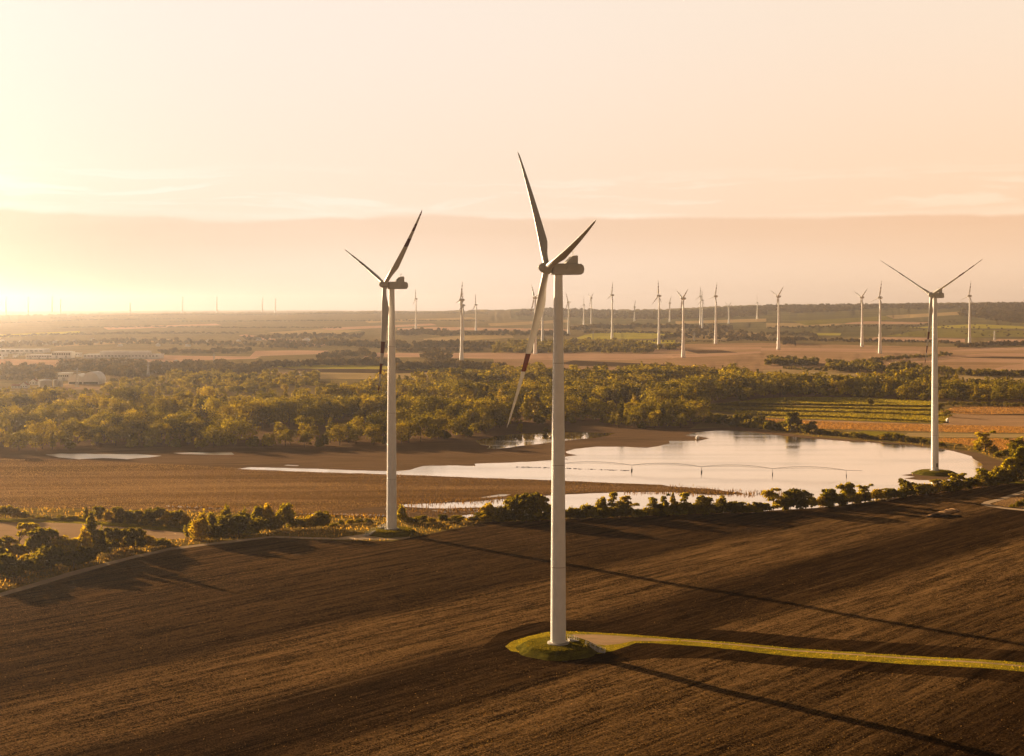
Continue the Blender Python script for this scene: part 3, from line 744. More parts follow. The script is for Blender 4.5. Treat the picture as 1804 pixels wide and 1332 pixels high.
def big_turbine(H=105.0):
    """tall tubular tower, box nacelle with a sloping cooler fin, pointed spinner, three blades"""
    root = empty('wind_turbine', (0, 0, 0))
    T = H - 1.75
    m = MB()
    prof = [(2.12, 0.35), (2.10, 8), (2.0, 25), (1.82, 50), (1.52, 78), (1.18, T)]
    fine = []
    for (r0, z0), (r1, z1) in zip(prof[:-1], prof[1:]):
        fine.append((r0, z0))
    fine.append(prof[-1])
    m.lathe(fine, 48).build('tower', M['white_paint'], root, True, 40)
    MB().lathe([(3.0, -0.3), (3.0, .28), (2.55, .36), (2.14, .38)], 40).build('foundation_ring', M['concrete'], root, True, 40)
    for z, r in ((22.0, 2.03), (50.0, 1.83), (78.0, 1.53)):
        MB().lathe([(r - .05, z - .09), (r + .035, z - .09), (r + .035, z + .09), (r - .05, z + .09)], 40).build('flange', M['nacelle_paint'], root, True, 40)
    # nacelle body, built level about the tower axis; x runs to the rear
    nz = H
    n = MB()
    sec = lambda x, y, z0, z1, c: [(x, -y, z0 + c), (x, -y + c, z0), (x, y - c, z0), (x, y, z0 + c), (x, y, z1 - c), (x, y - c, z1), (x, -y + c, z1), (x, -y, z1 - c)]
    n.poly_loft([sec(-1.95, 1.35, nz - 1.45, nz + 1.05, .2), sec(-1.5, 1.7, nz - 1.72, nz + 1.32, .14), sec(2.0, 1.75, nz - 1.75, nz + 1.36, .14),
                 sec(6.2, 1.68, nz - 1.68, nz + 1.3, .14), sec(7.05, 1.25, nz - 1.15, nz + .8, .4), sec(7.3, .8, nz - .6, nz + .3, .3)])
    nac = n.build('nacelle', M['nacelle_paint'], root)
    c = MB()
    c.prism([(1.7, nz + 1.3), (5.3, nz + 1.24), (5.3, nz + 3.5), (4.9, nz + 3.62), (3.7, nz + 3.45)], -1.25, 1.25)
    c.build('cooler', M['nacelle_paint'], nac)
    g = MB()
    g.prism([(2.25, nz + 1.86), (3.55, nz + 3.22), (3.48, nz + 3.29), (2.16, nz + 1.93)], -.95, .95)
    g.build('cooler_grille', M['dark_gap'], nac)
    for s in (-1, 1):
        f = MB().prism([(1.6, nz - .25), (4.9, nz - .15), (5.2, nz + .8), (2.3, nz + .8)], s * 1.86 - .13, s * 1.86 + .13)
        f.build('side_fairing', M['nacelle_paint'], nac)
    v = MB()
    v.bar((4.3, -.55, nz + 3.62), (4.3, .55, nz + 3.62), .07).bar((4.3, .5, nz + 3.4), (4.3, .5, nz + 4.7), .05).bar((4.3, -.5, nz + 3.4), (4.3, -.5, nz + 4.6), .05).bar((4.0, .5, nz + 4.65), (4.6, .5, nz + 4.65), .06).bar((4.3, -.5, nz + 4.55), (4.3, -.5, nz + 4.75), .16)
    v.build('weather_mast', M['steel'], nac)
    h = MB().lathe([(.05, 2.55), (.55, 2.35), (1.05, 1.85), (1.45, 1.05), (1.62, .1), (1.62, -.9), (1.45, -1.15)], 32)
    hub = h.build('hub', M['nacelle_paint'], root, True, 40)
    hub.matrix_local = Matrix.Translation((-3.3, 0, nz + .1)) @ Matrix.Rotation(R(6), 4, 'Y') @ Matrix.Rotation(R(-90), 4, 'Y')
    for k in range(3):
        link('blade', BLADE_BIG, root)
    root['hub'] = (-3.3, 0.0, nz + .1)
    return root

def egg_turbine(H=100.0):
    """tower with a flared foot, egg-shaped nacelle"""
    root = empty('wind_turbine', (0, 0, 0))
    m = MB().lathe([(4.0, -1.0), (3.75, 2), (3.35, 8), (2.95, 16), (2.55, 27), (2.15, 42), (1.75, 62), (1.4, 80), (1.15, H - 2)], 24)
    m.build('tower', M['white_paint'], root, True)
    n = MB().lathe([(.1, -5.2), (1.2, -4.7), (2.0, -3.4), (2.55, -1.6), (2.75, .2), (2.7, 1.2)], 20)
    nac = n.build('nacelle', M['nacelle_paint'], root, True, 60)
    nac.matrix_local = Matrix.Translation((0, 0, H)) @ Matrix.Rotation(R(-90), 4, 'Y')
    h = MB().lathe([(2.62, 1.25), (2.5, 2.4), (2.1, 3.6), (1.4, 4.6), (.6, 5.1), (.05, 5.25)], 20)
    hub = h.build('hub', M['nacelle_paint'], root, True, 60)
    hub.matrix_local = Matrix.Translation((0, 0, H)) @ Matrix.Rotation(R(-90), 4, 'Y')
    MB().bar((2.0, 0, H + 2.4), (2.0, 0, H + 4.2), .08).build('weather_mast', M['steel'], nac).matrix_parent_inverse = nac.matrix_local.inverted()
    for k in range(3):
        link('blade', BLADE_MID, root)
    root['hub'] = (-2.6, 0.0, H)
    return root

TURB_GROUP = 'wind turbines'
def place(root, px, by, hy, yaw, phase, label, lift=0.0, H0=105.0, dist=None, **rot):
    if lift:                                               # level ground: stand on the mound's top
        Y = FPX * (CAMZ - lift) / (by - HY)
        P = Vector(((px - CX) / FPX * Y, Y, 0.0))
    else:
        P = ground(px, by) if dist is None else Vector(((px - CX) / FPX * dist, dist, float(height((px - CX) / FPX * dist, dist))))
    hz = CAMZ - (hy - HY) / FPX * P.y
    root.location = (P.x, P.y, P.z + lift)
    root.rotation_euler = (0, 0, R(yaw))
    sz = (hz - P.z - lift) / H0
    root.scale = (1, 1, 1)
    dz = hz - P.z - lift - H0
    for c in root.children:
        n = c.name.split('.')[0]
        if n == 'tower':
            c.scale = (1, 1, sz)
        elif n == 'flange':
            c.location.z = c.location.z + dz * .5
        elif n in ('nacelle', 'hub'):
            c.location.z = c.location.z + dz
    hp = Vector(root['hub']); hp.z += dz
    set_rotor(root, hp, phase, **rot)
    tag(root, label, 'wind turbine', TURB_GROUP)
    del root['hub']
    return P + Vector((0, 0, lift))

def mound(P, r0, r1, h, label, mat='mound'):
    """low flat-topped grass bank round a tower foot"""
    rng = random.Random(int(P.x))
    prof = [(0.01, h), (r1 * .6, h), (r1, h - .06), (r1 + (r0 - r1) * .3, h * .72), (r1 + (r0 - r1) * .75, h * .22), (r0, .03), (r0 + 1.0, -.25)]
    seg = 72
    V, Fc = [], []
    for i, (r, z) in enumerate(prof):
        for k in range(seg):
            a = 2 * math.pi * k / seg
            w_ = 1 + .04 * math.sin(3 * a + P.x) + .03 * math.sin(7 * a + 1) if i > 1 else 1
            V.append((r * w_ * math.cos(a), r * w_ * math.sin(a), z + (rng.random() - .5) * .12 * (1 if 1 < i < 6 else .2)))
    for i in range(len(prof) - 1):
        for k in range(seg):
            k2 = (k + 1) % seg
            Fc.append((i * seg + k, i * seg + k2, (i + 1) * seg + k2, (i + 1) * seg + k))
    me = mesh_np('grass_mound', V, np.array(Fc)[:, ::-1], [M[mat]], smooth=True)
    o = link('grass_mound', me)
    o.location = P
    tag(o, kind='structure')
    return o

t1 = big_turbine(); t2 = copy_tree(t1); t3 = copy_tree(t1)
for o in (t2, t3):
    for c in o.children:
        if c.name.split('.')[0] == 'blade':
            c.data = BLADE_TURNED
k_ = 0
for c in t1.children:
    if c.name.split('.')[0] == 'blade':
        c.data = BLADE_ONE if k_ == 2 else BLADE_PLAIN; k_ += 1
P1 = place(t1, 983.5, 1133, 473, 15.5, -41.8, 'tall white turbine on the grass mound amid the ploughed field, nearest and largest', 1.9, tilt=5.6, L=47.9, cone=1.2)
P2 = place(t2, 690, 932, 502, 29.2, 51.1, 'white turbine standing in the hedge gap at the far edge of the ploughed field', 1.9, tilt=5.0, L=46.3, cone=0.3)
P3 = place(t3, 1647, 829, 520, 37.0, -58.7, 'white turbine with Y-shaped rotor and striped hanging blade, on the grassy islet in the lake', 1.9, tilt=2.5, L=40.8, cone=2.0)
d3 = MB().box(-.45, .45, -2.14, -1.98, 2.2, 4.4).build('door', M['dark_gap'], t3)
d3.rotation_euler = (0, 0, R(17 - 37.0))
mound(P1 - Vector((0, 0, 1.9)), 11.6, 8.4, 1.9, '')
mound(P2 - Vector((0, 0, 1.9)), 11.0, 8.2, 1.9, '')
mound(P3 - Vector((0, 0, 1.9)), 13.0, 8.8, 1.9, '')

egg = egg_turbine()
MID = [  # px, base row, hub row, phase, label
    (813.4, 635, 528.5, 20, 'white turbine with egg-shaped nacelle, tall in the plain between the two nearest towers'),
    (943, 624, 524.5, -40, 'white flared-foot turbine half hidden by the hanging blade of the nearest turbine'),
    (956, 609, 527, 70, 'thin white turbine just left of the nearest tower, behind the dark spinney'),
    (1078.6, 597, 520, 10, 'white turbine on the lime green field right of the nearest tower'),
    (1161, 615, 521.5, -4, 'white turbine at the right end of the dark spinney, one blade straight up'),
    (1203.8, 630, 526, 60, 'white turbine with broad flared foot, blade pointing straight down before its tower'),
    (1261, 606, 522, 18, 'white turbine alone on tan stubble right of the pair with crossing towers'),
    (1371.6, 616, 522.5, 53, 'white turbine beside the rounded copse at the edge of the pinkish fields'),
    (1518.8, 611, 524, 55, 'left one of two white turbines standing close together before the green slope'),
    (1550.5, 623, 524.5, 14, 'right one of two white turbines standing close together before the green slope'),
    (1708.3, 611, 521.5, 12, 'white turbine right of the islet turbine, in front of the wooded hill'),
]
mids = [egg] + [copy_tree(egg) for _ in range(len(MID) - 1)]
for o, (px, by, hy, ph, lb) in zip(mids, MID):
    place(o, px, by, hy, 15, ph, lb, H0=100.0)
FAR = [
    (1812, 608, 525, 16, 245, 'white turbine cut by the right edge, only a red-tipped blade showing'),
    (816, 606, 538, 16, 0, 'hazy turbine whose rotor shows behind the tower of a taller one on the plain'),
    (733, 582, 526.7, 16, -8, 'slender hazy turbine right of the second tower, one blade up and one down left'),
    (838.6, 583.5, 537, 16, -5, 'small hazy turbine right of the egg-nacelle turbine on the plain'),
    (1001.8, 588, 532.7, 20, -32, 'slender turbine close right of the nearest tower, blade level to the right'),
    (1028.7, 572, 537, 60, 0, 'stubby distant turbine between two slender ones right of the nearest tower'),
    (1041.7, 575, 525, 16, 60, 'slender turbine with Y-shaped rotor in front of the low brown hill'),
    (1118, 566, 541, 16, 30, 'tiny turbine in front of the brown hill dip, left of the straight-blade turbine'),
    (1180, 567, 534, 16, 275, 'small turbine in the dip of the hill, between two large ones'),
    (1234, 573, 522, 20, 5, 'hazy turbine, taller left one of the pair with crossing towers'),
    (1237.5, 578, 529, 16, 0, 'hazy turbine, lower right one of the pair with crossing towers'),
    (1284, 570, 540, 16, 300, 'tiny pale turbine on the hill right of the lone stubble turbine'),
    (1334, 562, 533, 66, 0, 'small turbine on the wooded hill left of the copse turbine'),
]
for px, by, hy, yaw, ph, lb in FAR:
    o = copy_tree(mids[0]); o['hub'] = (-2.6, 0.0, 100.0)
    for c, s in zip(o.children, mids[0].children):
        n = c.name.split('.')[0]
        if n in ('nacelle', 'hub'):
            c.location.z = 100.0
    place(o, px, by, hy, yaw, ph, lb, H0=100.0)
RIDGE = [
    (10.5, 523, 35, 8, 'leftmost turbine on the hazy ridge, in the brightest glow'),
    (49.6, 524, 30, -4, 'second turbine from the left on the hazy ridge, one blade straight up'),
    (91.8, 522, 32, -52, 'taller left turbine of the close pair on the hazy ridge'),
    (106.5, 527.5, 32, 58, 'shorter right turbine of the close pair on the hazy ridge'),
    (229, 533, 30, -25, 'low turbine half sunk behind the hazy ridge, left of the warehouse skyline gap'),
    (321, 523, 60, -82, 'hazy ridge turbine with a blade level to the left, fifth standing clear'),
    (382, 524.5, 50, 42, 'hazy ridge turbine left of the second tower with a drooping left blade'),
    (462, 525, 70, -20, 'faint thin turbine, left one of the pair just left of the second tower'),
    (485, 526, 40, -60, 'faint thin turbine, right one of the pair just left of the second tower'),
]
for px, hy, yaw, ph, lb in RIDGE:
    o = copy_tree(mids[0]); o['hub'] = (-2.6, 0.0, 100.0)
    for c in o.children:
        if c.name.split('.')[0] in ('nacelle', 'hub'):
            c.location.z = 100.0
    place(o, px, 560, hy, yaw, ph, lb, H0=100.0, dist=(5600 if px < 250 else 6000) * K)
    for c in o.children:                                   # the big machines of the ridge: stout towers, long blades
        n = c.name.split('.')[0]
        if n == 'tower':
            c.scale = (2.2, 2.2, c.scale.z)
        elif n == 'blade':
            c.matrix_local = c.matrix_local @ Matrix.Diagonal((2.4, 2.4, 1.45, 1))

# ------------------------------------------------------------------ plants
def leaf_quads(rng, lobes, n, size, align=.8, loose=.45):
    """n leaf sprays over and inside a set of lobes (cx,cy,cz,rx,ry,rz)"""
    L = np.array(lobes, float)
    wgt = (L[:, 3] * L[:, 4] + L[:, 4] * L[:, 5] + L[:, 3] * L[:, 5]); wgt /= wgt.sum()
    k = rng.choice(len(L), n, p=wgt)
    d = rng.normal(size=(n, 3)); d /= np.linalg.norm(d, axis=1)[:, None]
    d[:, 2] = np.where(d[:, 2] < -.35, -d[:, 2], d[:, 2])
    rad = np.where(rng.random(n) < .78, rng.uniform(.82, 1.06, n), rng.uniform(.25, .85, n))
    lump = 1 + .16 * np.sin(5 * d[:, 0] + k) * np.sin(4 * d[:, 1] + 2 * k) + .12 * np.sin(9 * d[:, 2] + 3 * k) + rng.exponential(.05, n)
    C = L[k, :3] + d * L[k, 3:6] * (rad * lump)[:, None]
    nrm = d * align + rng.normal(size=(n, 3)) * loose
    nrm /= np.linalg.norm(nrm, axis=1)[:, None]
    u = np.cross(nrm, rng.normal(size=(n, 3))); u /= np.linalg.norm(u, axis=1)[:, None]
    v = np.cross(nrm, u)
    s = size * rng.uniform(.55, 1.35, n)[:, None]
    asp = rng.uniform(.55, 1.0, n)[:, None]
    V = np.stack([C - u * s, C - v * s * asp, C + u * s * .9, C + v * s * asp * 1.1], 1)
    tint = np.clip(.5 + .22 * np.sin(k * 2.3) + rng.normal(size=n) * .2, 0, 1)
    return V.reshape(-1, 3), np.repeat(tint, 4)

def crown_lobes(rng, kind, H, W):
    lob = []
    if kind == 'round':
        lob.append((0, 0, H * .50, W * .30, W * .30, H * .32))
        for _ in range(13):
            a = rng.uniform(0, 6.28); r = W * rng.uniform(.14, .42); z = H * rng.uniform(.18, .90) * (1 - .25 * r / W)
            q = W * rng.uniform(.09, .19)
            lob.append((r * math.cos(a), r * math.sin(a), z, q, q, q * rng.uniform(.7, 1.3)))
    elif kind == 'shrub':
        for _ in range(12):
            a = rng.uniform(0, 6.28); r = W * rng.uniform(0, .36); q = W * rng.uniform(.14, .26)
            q *= rng.uniform(.7, 1.1)
            h = H * rng.uniform(.30, 1.05) * (1 - .6 * r / W)
            lob.append((r * math.cos(a), r * math.sin(a), h * .52, q, q, h * .48))
    elif kind == 'tall':
        n = 8
        for i in range(n):
            z = H * (.22 + .72 * i / (n - 1)); q = W * (.36 - .24 * (i / (n - 1)) ** 1.5) * rng.uniform(.8, 1.15)
            a = rng.uniform(0, 6.28)
            lob.append((W * .1 * math.cos(a), W * .1 * math.sin(a), z, q, q, H * .12))
    elif kind == 'open':
        for _ in range(14):
            a = rng.uniform(0, 6.28); r = W * rng.uniform(.05, .40); z = H * rng.uniform(.16, .92)
            q = W * rng.uniform(.10, .19)
            lob.append((r * math.cos(a), r * math.sin(a), z, q * 1.15, q * 1.15, q * .8))
    else:   # dome: forest tree seen with its neighbours
        lob.append((0, 0, H * .60, W * .45, W * .45, H * .36))
        for _ in range(8):
            a = rng.uniform(0, 6.28); r = W * rng.uniform(.12, .36); z = H * rng.uniform(.45, .88)
            q = W * rng.uniform(.14, .23)
            lob.append((r * math.cos(a), r * math.sin(a), z, q, q, q * .9))
        lob.append((0, 0, H * .28, W * .3, W * .3, H * .22))
    return lob

def trunk_mesh(rng, lobes, H, W, kind):
    m = MB()
    top = Vector((rng.uniform(-.03, .03) * W, rng.uniform(-.03, .03) * W, H * .55))
    r0 = max(.10, H * .022)
    m.bar((0, 0, -.3), top * .5 + Vector((0, 0, 0)), r0, r0 * .75, 7)
    m.bar(top * .5, top, r0 * .75, r0 * .42, 7)
    order = sorted(lobes, key=lambda l: -l[2])[:8]
    for l in order:
        z0 = min(H * .5, max(H * .12, l[2] - H * .22))
        m.bar((0, 0, z0), (l[0], l[1], l[2] + l[5] * .35), r0 * .40, r0 * .10, 5)
    return m

QF = lambda n: np.arange(4 * n).reshape(-1, 4)
PROTO = {}
def make_plant(kind, leaf, H, W, n, size, seed, align=.8, loose=.45):
    """prototype plant at the origin: an Empty with crown and trunk, kept for copying"""
    rng = np.random.default_rng(seed)
    lob = crown_lobes(rng, kind, H, W)
    V, tint = leaf_quads(rng, lob, n, size, align, loose)
    me = mesh_np('crown', V, QF(n), [LEAVES[leaf]], attrs={'tint': tint})
    tm = trunk_mesh(rng, lob, H, W, kind)
    bmesh.ops.recalc_face_normals(tm.bm, faces=tm.bm.faces)
    tme = bpy.data.meshes.new('trunk'); tm.bm.to_mesh(tme); tm.bm.free(); tme.materials.append(M['bark'])
    return {'crown': me, 'trunk': tme, 'H': H, 'W': W, 'kind': kind, 'leaf': leaf}

def put_plant(name, cat, proto, P, h, wd, rz, label, group):
    o = empty(name, P, rz)
    o.scale = (wd / proto['W'], wd / proto['W'], h / proto['H'])
    link('crown', proto['crown'], o)
    link('trunk', proto['trunk'], o)
    tag(o, label, cat, group)
    return o

# hedge plants: loose, ragged sprays
_mp = make_plant
make_bush = lambda *a: _mp(*a, .55, .6)
PB = {
    'green': [make_bush('shrub', 'bush', 6, 6, 2000, .34, s) for s in (1, 2, 3)] + [make_bush('round', 'bush', 7, 6, 2300, .34, s) for s in (4, 5)],
    'open': [make_bush('open', 'bush', 8, 6, 1500, .33, s) for s in (6, 7, 8)],
    'yellow': [make_bush('shrub', 'yellow', 6, 6, 2000, .34, s) for s in (9, 10)] + [make_bush('round', 'yellow', 7, 6.5, 2400, .34, 11)],
    'dark': [make_bush('round', 'dark', 7, 7, 2500, .36, s) for s in (12, 13)] + [make_bush('shrub', 'dark', 6, 7, 2200, .36, 14)],
    'tall': [make_bush('tall', 'bush', 14, 6, 2600, .36, s) for s in (15, 16)],
}
LOOK = {'green': 'olive green', 'open': 'loose olive', 'yellow': 'yellow-green', 'dark': 'dark green', 'tall': 'slender olive'}
ORD = lambda n: str(n) + ('th' if 10 <= n % 100 <= 20 else {1: 'st', 2: 'nd', 3: 'rd'}.get(n % 10, 'th'))
rp = random.Random(11)

def hedge(where, group, items, tree_h=5.5):
    """items: (px, base row, top row, width px, look); each plant a thing of its own"""
    items = sorted(items)
    cnt = {}
    for px, by, ty, wpx, look in items:
        P = ground(px, by)
        sc = P.y / FPX
        h, wd = (by - ty) * sc, wpx * sc
        pr = rp.choice(PB[look])
        size = 'tree' if h > tree_h else 'bush'
        key = (look, size)
        cnt[key] = cnt.get(key, 0) + 1
        put_plant(size if size == 'tree' else 'bush', size, pr, P + Vector((0, 0, -.1)), h * 1.12, wd * 1.24, rp.uniform(0, 6.28),
                  f"{LOOK[look]} {size}, {ORD(cnt[key])} from the left {where}", group)

def fill(px0, by0, px1, by1, n, hmin, hmax, looks, wfac=(0.9, 1.5), jit=3.0):
    out = []
    for i in range(n):
        f = (i + rp.random()) / n
        px = px0 + (px1 - px0) * f
        by = by0 + (by1 - by0) * f + rp.uniform(-jit, jit) * .6
        h = rp.uniform(hmin, hmax)
        out.append((px, by, by - h, h * rp.uniform(*wfac), rp.choice(looks)))
    return out

G, O, Yl, Dk, Tl = 'green', 'open', 'yellow', 'dark', 'tall'
# clump at the lower left, beside the gravel track
hedge('in the clump beside the gravel track', 'trees and bushes beside the gravel track', [
    (33, 984, 924, 46, O), (72, 990, 935, 47, G), (6, 985, 947, 30, Yl), (14, 1020, 976, 48, G), (44, 1001, 976, 22, Yl), (109, 988, 943, 40, Yl),
    (124, 995, 949, 36, G), (146, 987, 940, 32, Yl), (163, 980, 914, 30, Tl), (177, 978, 930, 22, G), (202, 971, 931, 35, Dk), (237, 968, 932, 35, Dk),
    (260, 965, 943, 24, Yl), (279, 963, 949, 30, G), (292, 961, 952, 18, G), (90, 1003, 962, 40, Dk), (60, 1008, 975, 36, Dk), (130, 1001, 972, 36, Dk),
    (158, 992, 964, 34, Dk), (30, 1018, 990, 40, Dk), (-20, 1000, 950, 50, G), (-30, 1028, 985, 50, G), (218, 967, 948, 22, Yl), (186, 976, 955, 20, G), (-60, 990, 945, 46, Yl)], 6.0)
# hedge between the stubble and the maize
hedge('in the hedge above the pale stubble', 'hedge plants between stubble and maize field', [
    (10, 914, 893, 24, G), (30, 914, 895, 20, Yl), (-12, 914, 893, 26, Dk), (44, 914, 900, 16, G), (153, 918, 896, 14, Tl), (173, 919, 894, 20, G), (190, 919, 902, 16, Yl),
    (211, 920, 894, 20, Dk), (228, 921, 896, 24, G), (246, 922, 899, 20, G), (262, 924, 897, 22, Dk), (280, 925, 897, 24, G), (297, 927, 900, 20, Yl), (313, 929, 902, 22, G), (328, 930, 905, 18, Yl)]
      + fill(56, 914, 150, 917, 18, 4, 8, [G, Yl, G], (1.2, 2.2), 2) + fill(200, 921, 330, 931, 18, 8, 13, [Dk, G, Dk], (1.0, 1.6), 2), 6.0)
hedge('in the big clump left of the second turbine', 'trees and bushes left of the second turbine', [
    (355, 952, 912, 43, Yl), (332, 948, 923, 14, G), (399, 948, 910, 48, Dk), (396, 936, 895, 26, G), (375, 938, 904, 24, Dk), (428, 941, 901, 34, G), (451, 939, 912, 28, Dk),
    (456, 931, 892, 26, G), (473, 931, 890, 28, Yl), (502, 931, 888, 33, G), (477, 936, 914, 24, Dk), (529, 931, 914, 26, G), (547, 931, 907, 29, Yl), (568, 930, 901, 25, Dk),
    (587, 927, 920, 16, G), (601, 925, 916, 10, Dk), (420, 946, 918, 30, Dk), (440, 944, 922, 26, G), (383, 951, 925, 30, Dk), (463, 938, 918, 22, G), (490, 934, 918, 20, Dk), (515, 932, 918, 18, G), (556, 931, 916, 18, G)], 7.0)
hedge('in the low growth around the second turbine', 'bushes around the second turbine', [
    (707, 920, 893, 19, G), (742, 921, 908, 22, Dk), (722, 921, 912, 18, G), (781, 919, 907, 16, Dk), (806, 920, 909, 24, G), (835, 919, 910, 20, Yl), (760, 920, 912, 16, Yl), (618, 924, 915, 14, Yl), (632, 922, 914, 16, G), (648, 920, 914, 14, G), (795, 919, 910, 12, O)], 7.0)
hedge('in the hedge between lake and ploughed field', 'hedge plants between lake and ploughed field', [
    (860, 917, 886, 30, Yl), (846, 918, 904, 20, G), (885, 919, 890, 26, Dk), (905, 919, 875, 34, Dk), (927, 919, 873, 42, Dk), (950, 918, 878, 36, G), (968, 917, 890, 22, Dk), (1005, 914, 889, 18, G), (1020, 915, 899, 22, Dk),
    (1037, 914, 884, 32, G), (1060, 912, 877, 24, Yl), (1082, 912, 869, 27, O), (1098, 911, 882, 26, Dk), (1109, 909, 874, 26, O), (1124, 908, 897, 18, Dk), (1147, 907, 876, 27, O), (1160, 907, 888, 22, Dk), (1172, 907, 873, 17, O), (1187, 907, 874, 16, Tl),
    (1198, 907, 886, 22, Dk), (1210, 907, 870, 28, O), (1224, 907, 888, 24, G), (1238, 907, 871, 28, O), (1252, 905, 886, 22, Dk), (1269, 904, 876, 27, G), (1289, 905, 886, 24, Dk), (1310, 904, 890, 26, G), (1331, 903, 892, 26, Yl), (1348, 901, 890, 20, G),
    (1362, 899, 858, 30, O), (1380, 899, 880, 24, Dk), (1404, 899, 864, 42, Dk), (1392, 899, 872, 26, G), (1430, 896, 876, 20, G), (1461, 892, 861, 33, G), (1446, 894, 874, 18, Yl), (1478, 891, 872, 20, Dk), (1493, 889, 854, 28, G), (1508, 888, 868, 22, Yl),
    (1524, 886, 855, 28, O), (1544, 881, 861, 22, Yl), (1558, 880, 866, 20, G), (1571, 877, 863, 24, Yl), (1597, 875, 846, 24, Dk), (1584, 876, 862, 20, G), (1614, 870, 850, 13, O), (1624, 871, 860, 16, G), (1636, 870, 852, 22, G), (1657, 867, 845, 28, O),
    (1672, 866, 848, 24, Dk), (1687, 864, 835, 35, O), (1706, 860, 842, 26, Dk), (1727, 857, 825, 36, O), (1742, 853, 836, 26, Dk), (1755, 851, 819, 32, G), (1768, 850, 832, 26, Dk), (1780, 848, 806, 38, G), (1792, 848, 826, 26, Dk), (1801, 846, 786, 40, G), (1830, 842, 790, 44, Dk), (1860, 838, 786, 44, G)]
      + fill(990, 915, 1350, 902, 40, 10, 20, [Dk, G, Yl, G], (1.1, 1.9), 2) + fill(1450, 893, 1790, 850, 42, 9, 19, [Dk, G, Yl, G], (1.1, 1.9), 2) + fill(840, 919, 985, 917, 18, 9, 17, [Dk, G, Yl], (1.1, 1.9), 2), 8.0)
hedge('by the loop of the gravel track', 'bushes by the gravel loop', [(1795, 895, 883, 16, Dk), (1783, 894, 888, 10, G), (1812, 896, 880, 22, Dk)], 8.0)
hedge('on the far shore of the lake', 'trees and bushes on the far lake shore', [
    (1396, 760, 726, 27, G), (1406, 761, 738, 25, O), (1430, 762, 742, 17, G), (1341, 756, 740, 15, Yl), (1356, 757, 741, 18, Dk), (1375, 758, 745, 17, Dk), (1318, 753, 731, 20, Dk), (1327, 755, 740, 15, Yl), (1300, 752, 728, 20, G), (1386, 760, 744, 16, Dk),
    (1512, 772, 763, 26, G), (1568, 776, 763, 20, Dk), (1580, 777, 763, 24, Dk), (1592, 778, 766, 18, G), (1614, 780, 771, 13, G), (1628, 782, 774, 14, Dk), (1638, 783, 775, 11, G), (1658, 788, 777, 16, G), (1690, 786, 782, 9, Dk), (1418, 764, 748, 18, Dk),
    (1736, 797, 762, 33, O), (1722, 796, 785, 16, G), (1752, 798, 786, 16, Yl), (1783, 796, 774, 26, O), (1799, 796, 773, 26, G), (1775, 803, 790, 22, G), (1790, 808, 790, 26, Dk), (1805, 822, 785, 36, Dk), (1760, 806, 796, 16, G), (1550, 773, 766, 14, Yl)]
      + fill(1440, 765, 1640, 782, 30, 5, 11, [G, Dk, Yl, G], (1.1, 1.8), 1.5) + fill(1240, 745, 1390, 761, 16, 12, 22, [Dk, G, Dk], (.9, 1.4), 2), 9.5)
hedge('by the vineyard strips', 'bushes by the vineyard strips', [(1533, 714, 702, 12, Dk), (1655, 724, 711, 11, Dk), (1668, 735, 721, 15, O), (1383, 707, 702, 6, G)], 9.5)
hedge('on the bank of the small pond', 'bushes on the pond bank', [(916, 763, 746, 10, Yl), (962, 763, 753, 10, O)], 12.0)

# the river wood: front rows and crown tops as single trees, the depth of it as one mass
WK = [('dome', 21, 19), ('round', 17, 16), ('dome', 18, 22), ('tall', 23, 10), ('round', 20, 17), ('shrub', 7, 8)]
PW = [make_plant(k, 'wood', H, W_, 1300 if k != 'shrub' else 600, .66, 40 + i, 1.1, .36) for i, (k, H, W_) in enumerate(WK)]
FLOOR = [i for i, f in enumerate(FIELDS) if f[0] == 'forest_floor'][0]
def poisson(pts, dist):
    """thin a shuffled point list to a minimum distance"""
    cell = {}; out = []
    for i, p in enumerate(pts):
        c = (int(p[0] // dist), int(p[1] // dist))
        ok = True
        for a in (-1, 0, 1):
            for b in (-1, 0, 1):
                for q in cell.get((c[0] + a, c[1] + b), ()):
                    if (pts[q][0] - p[0]) ** 2 + (pts[q][1] - p[1]) ** 2 < dist * dist:
                        ok = False
        if ok:
            cell.setdefault(c, []).append(i); out.append(i)
    return out
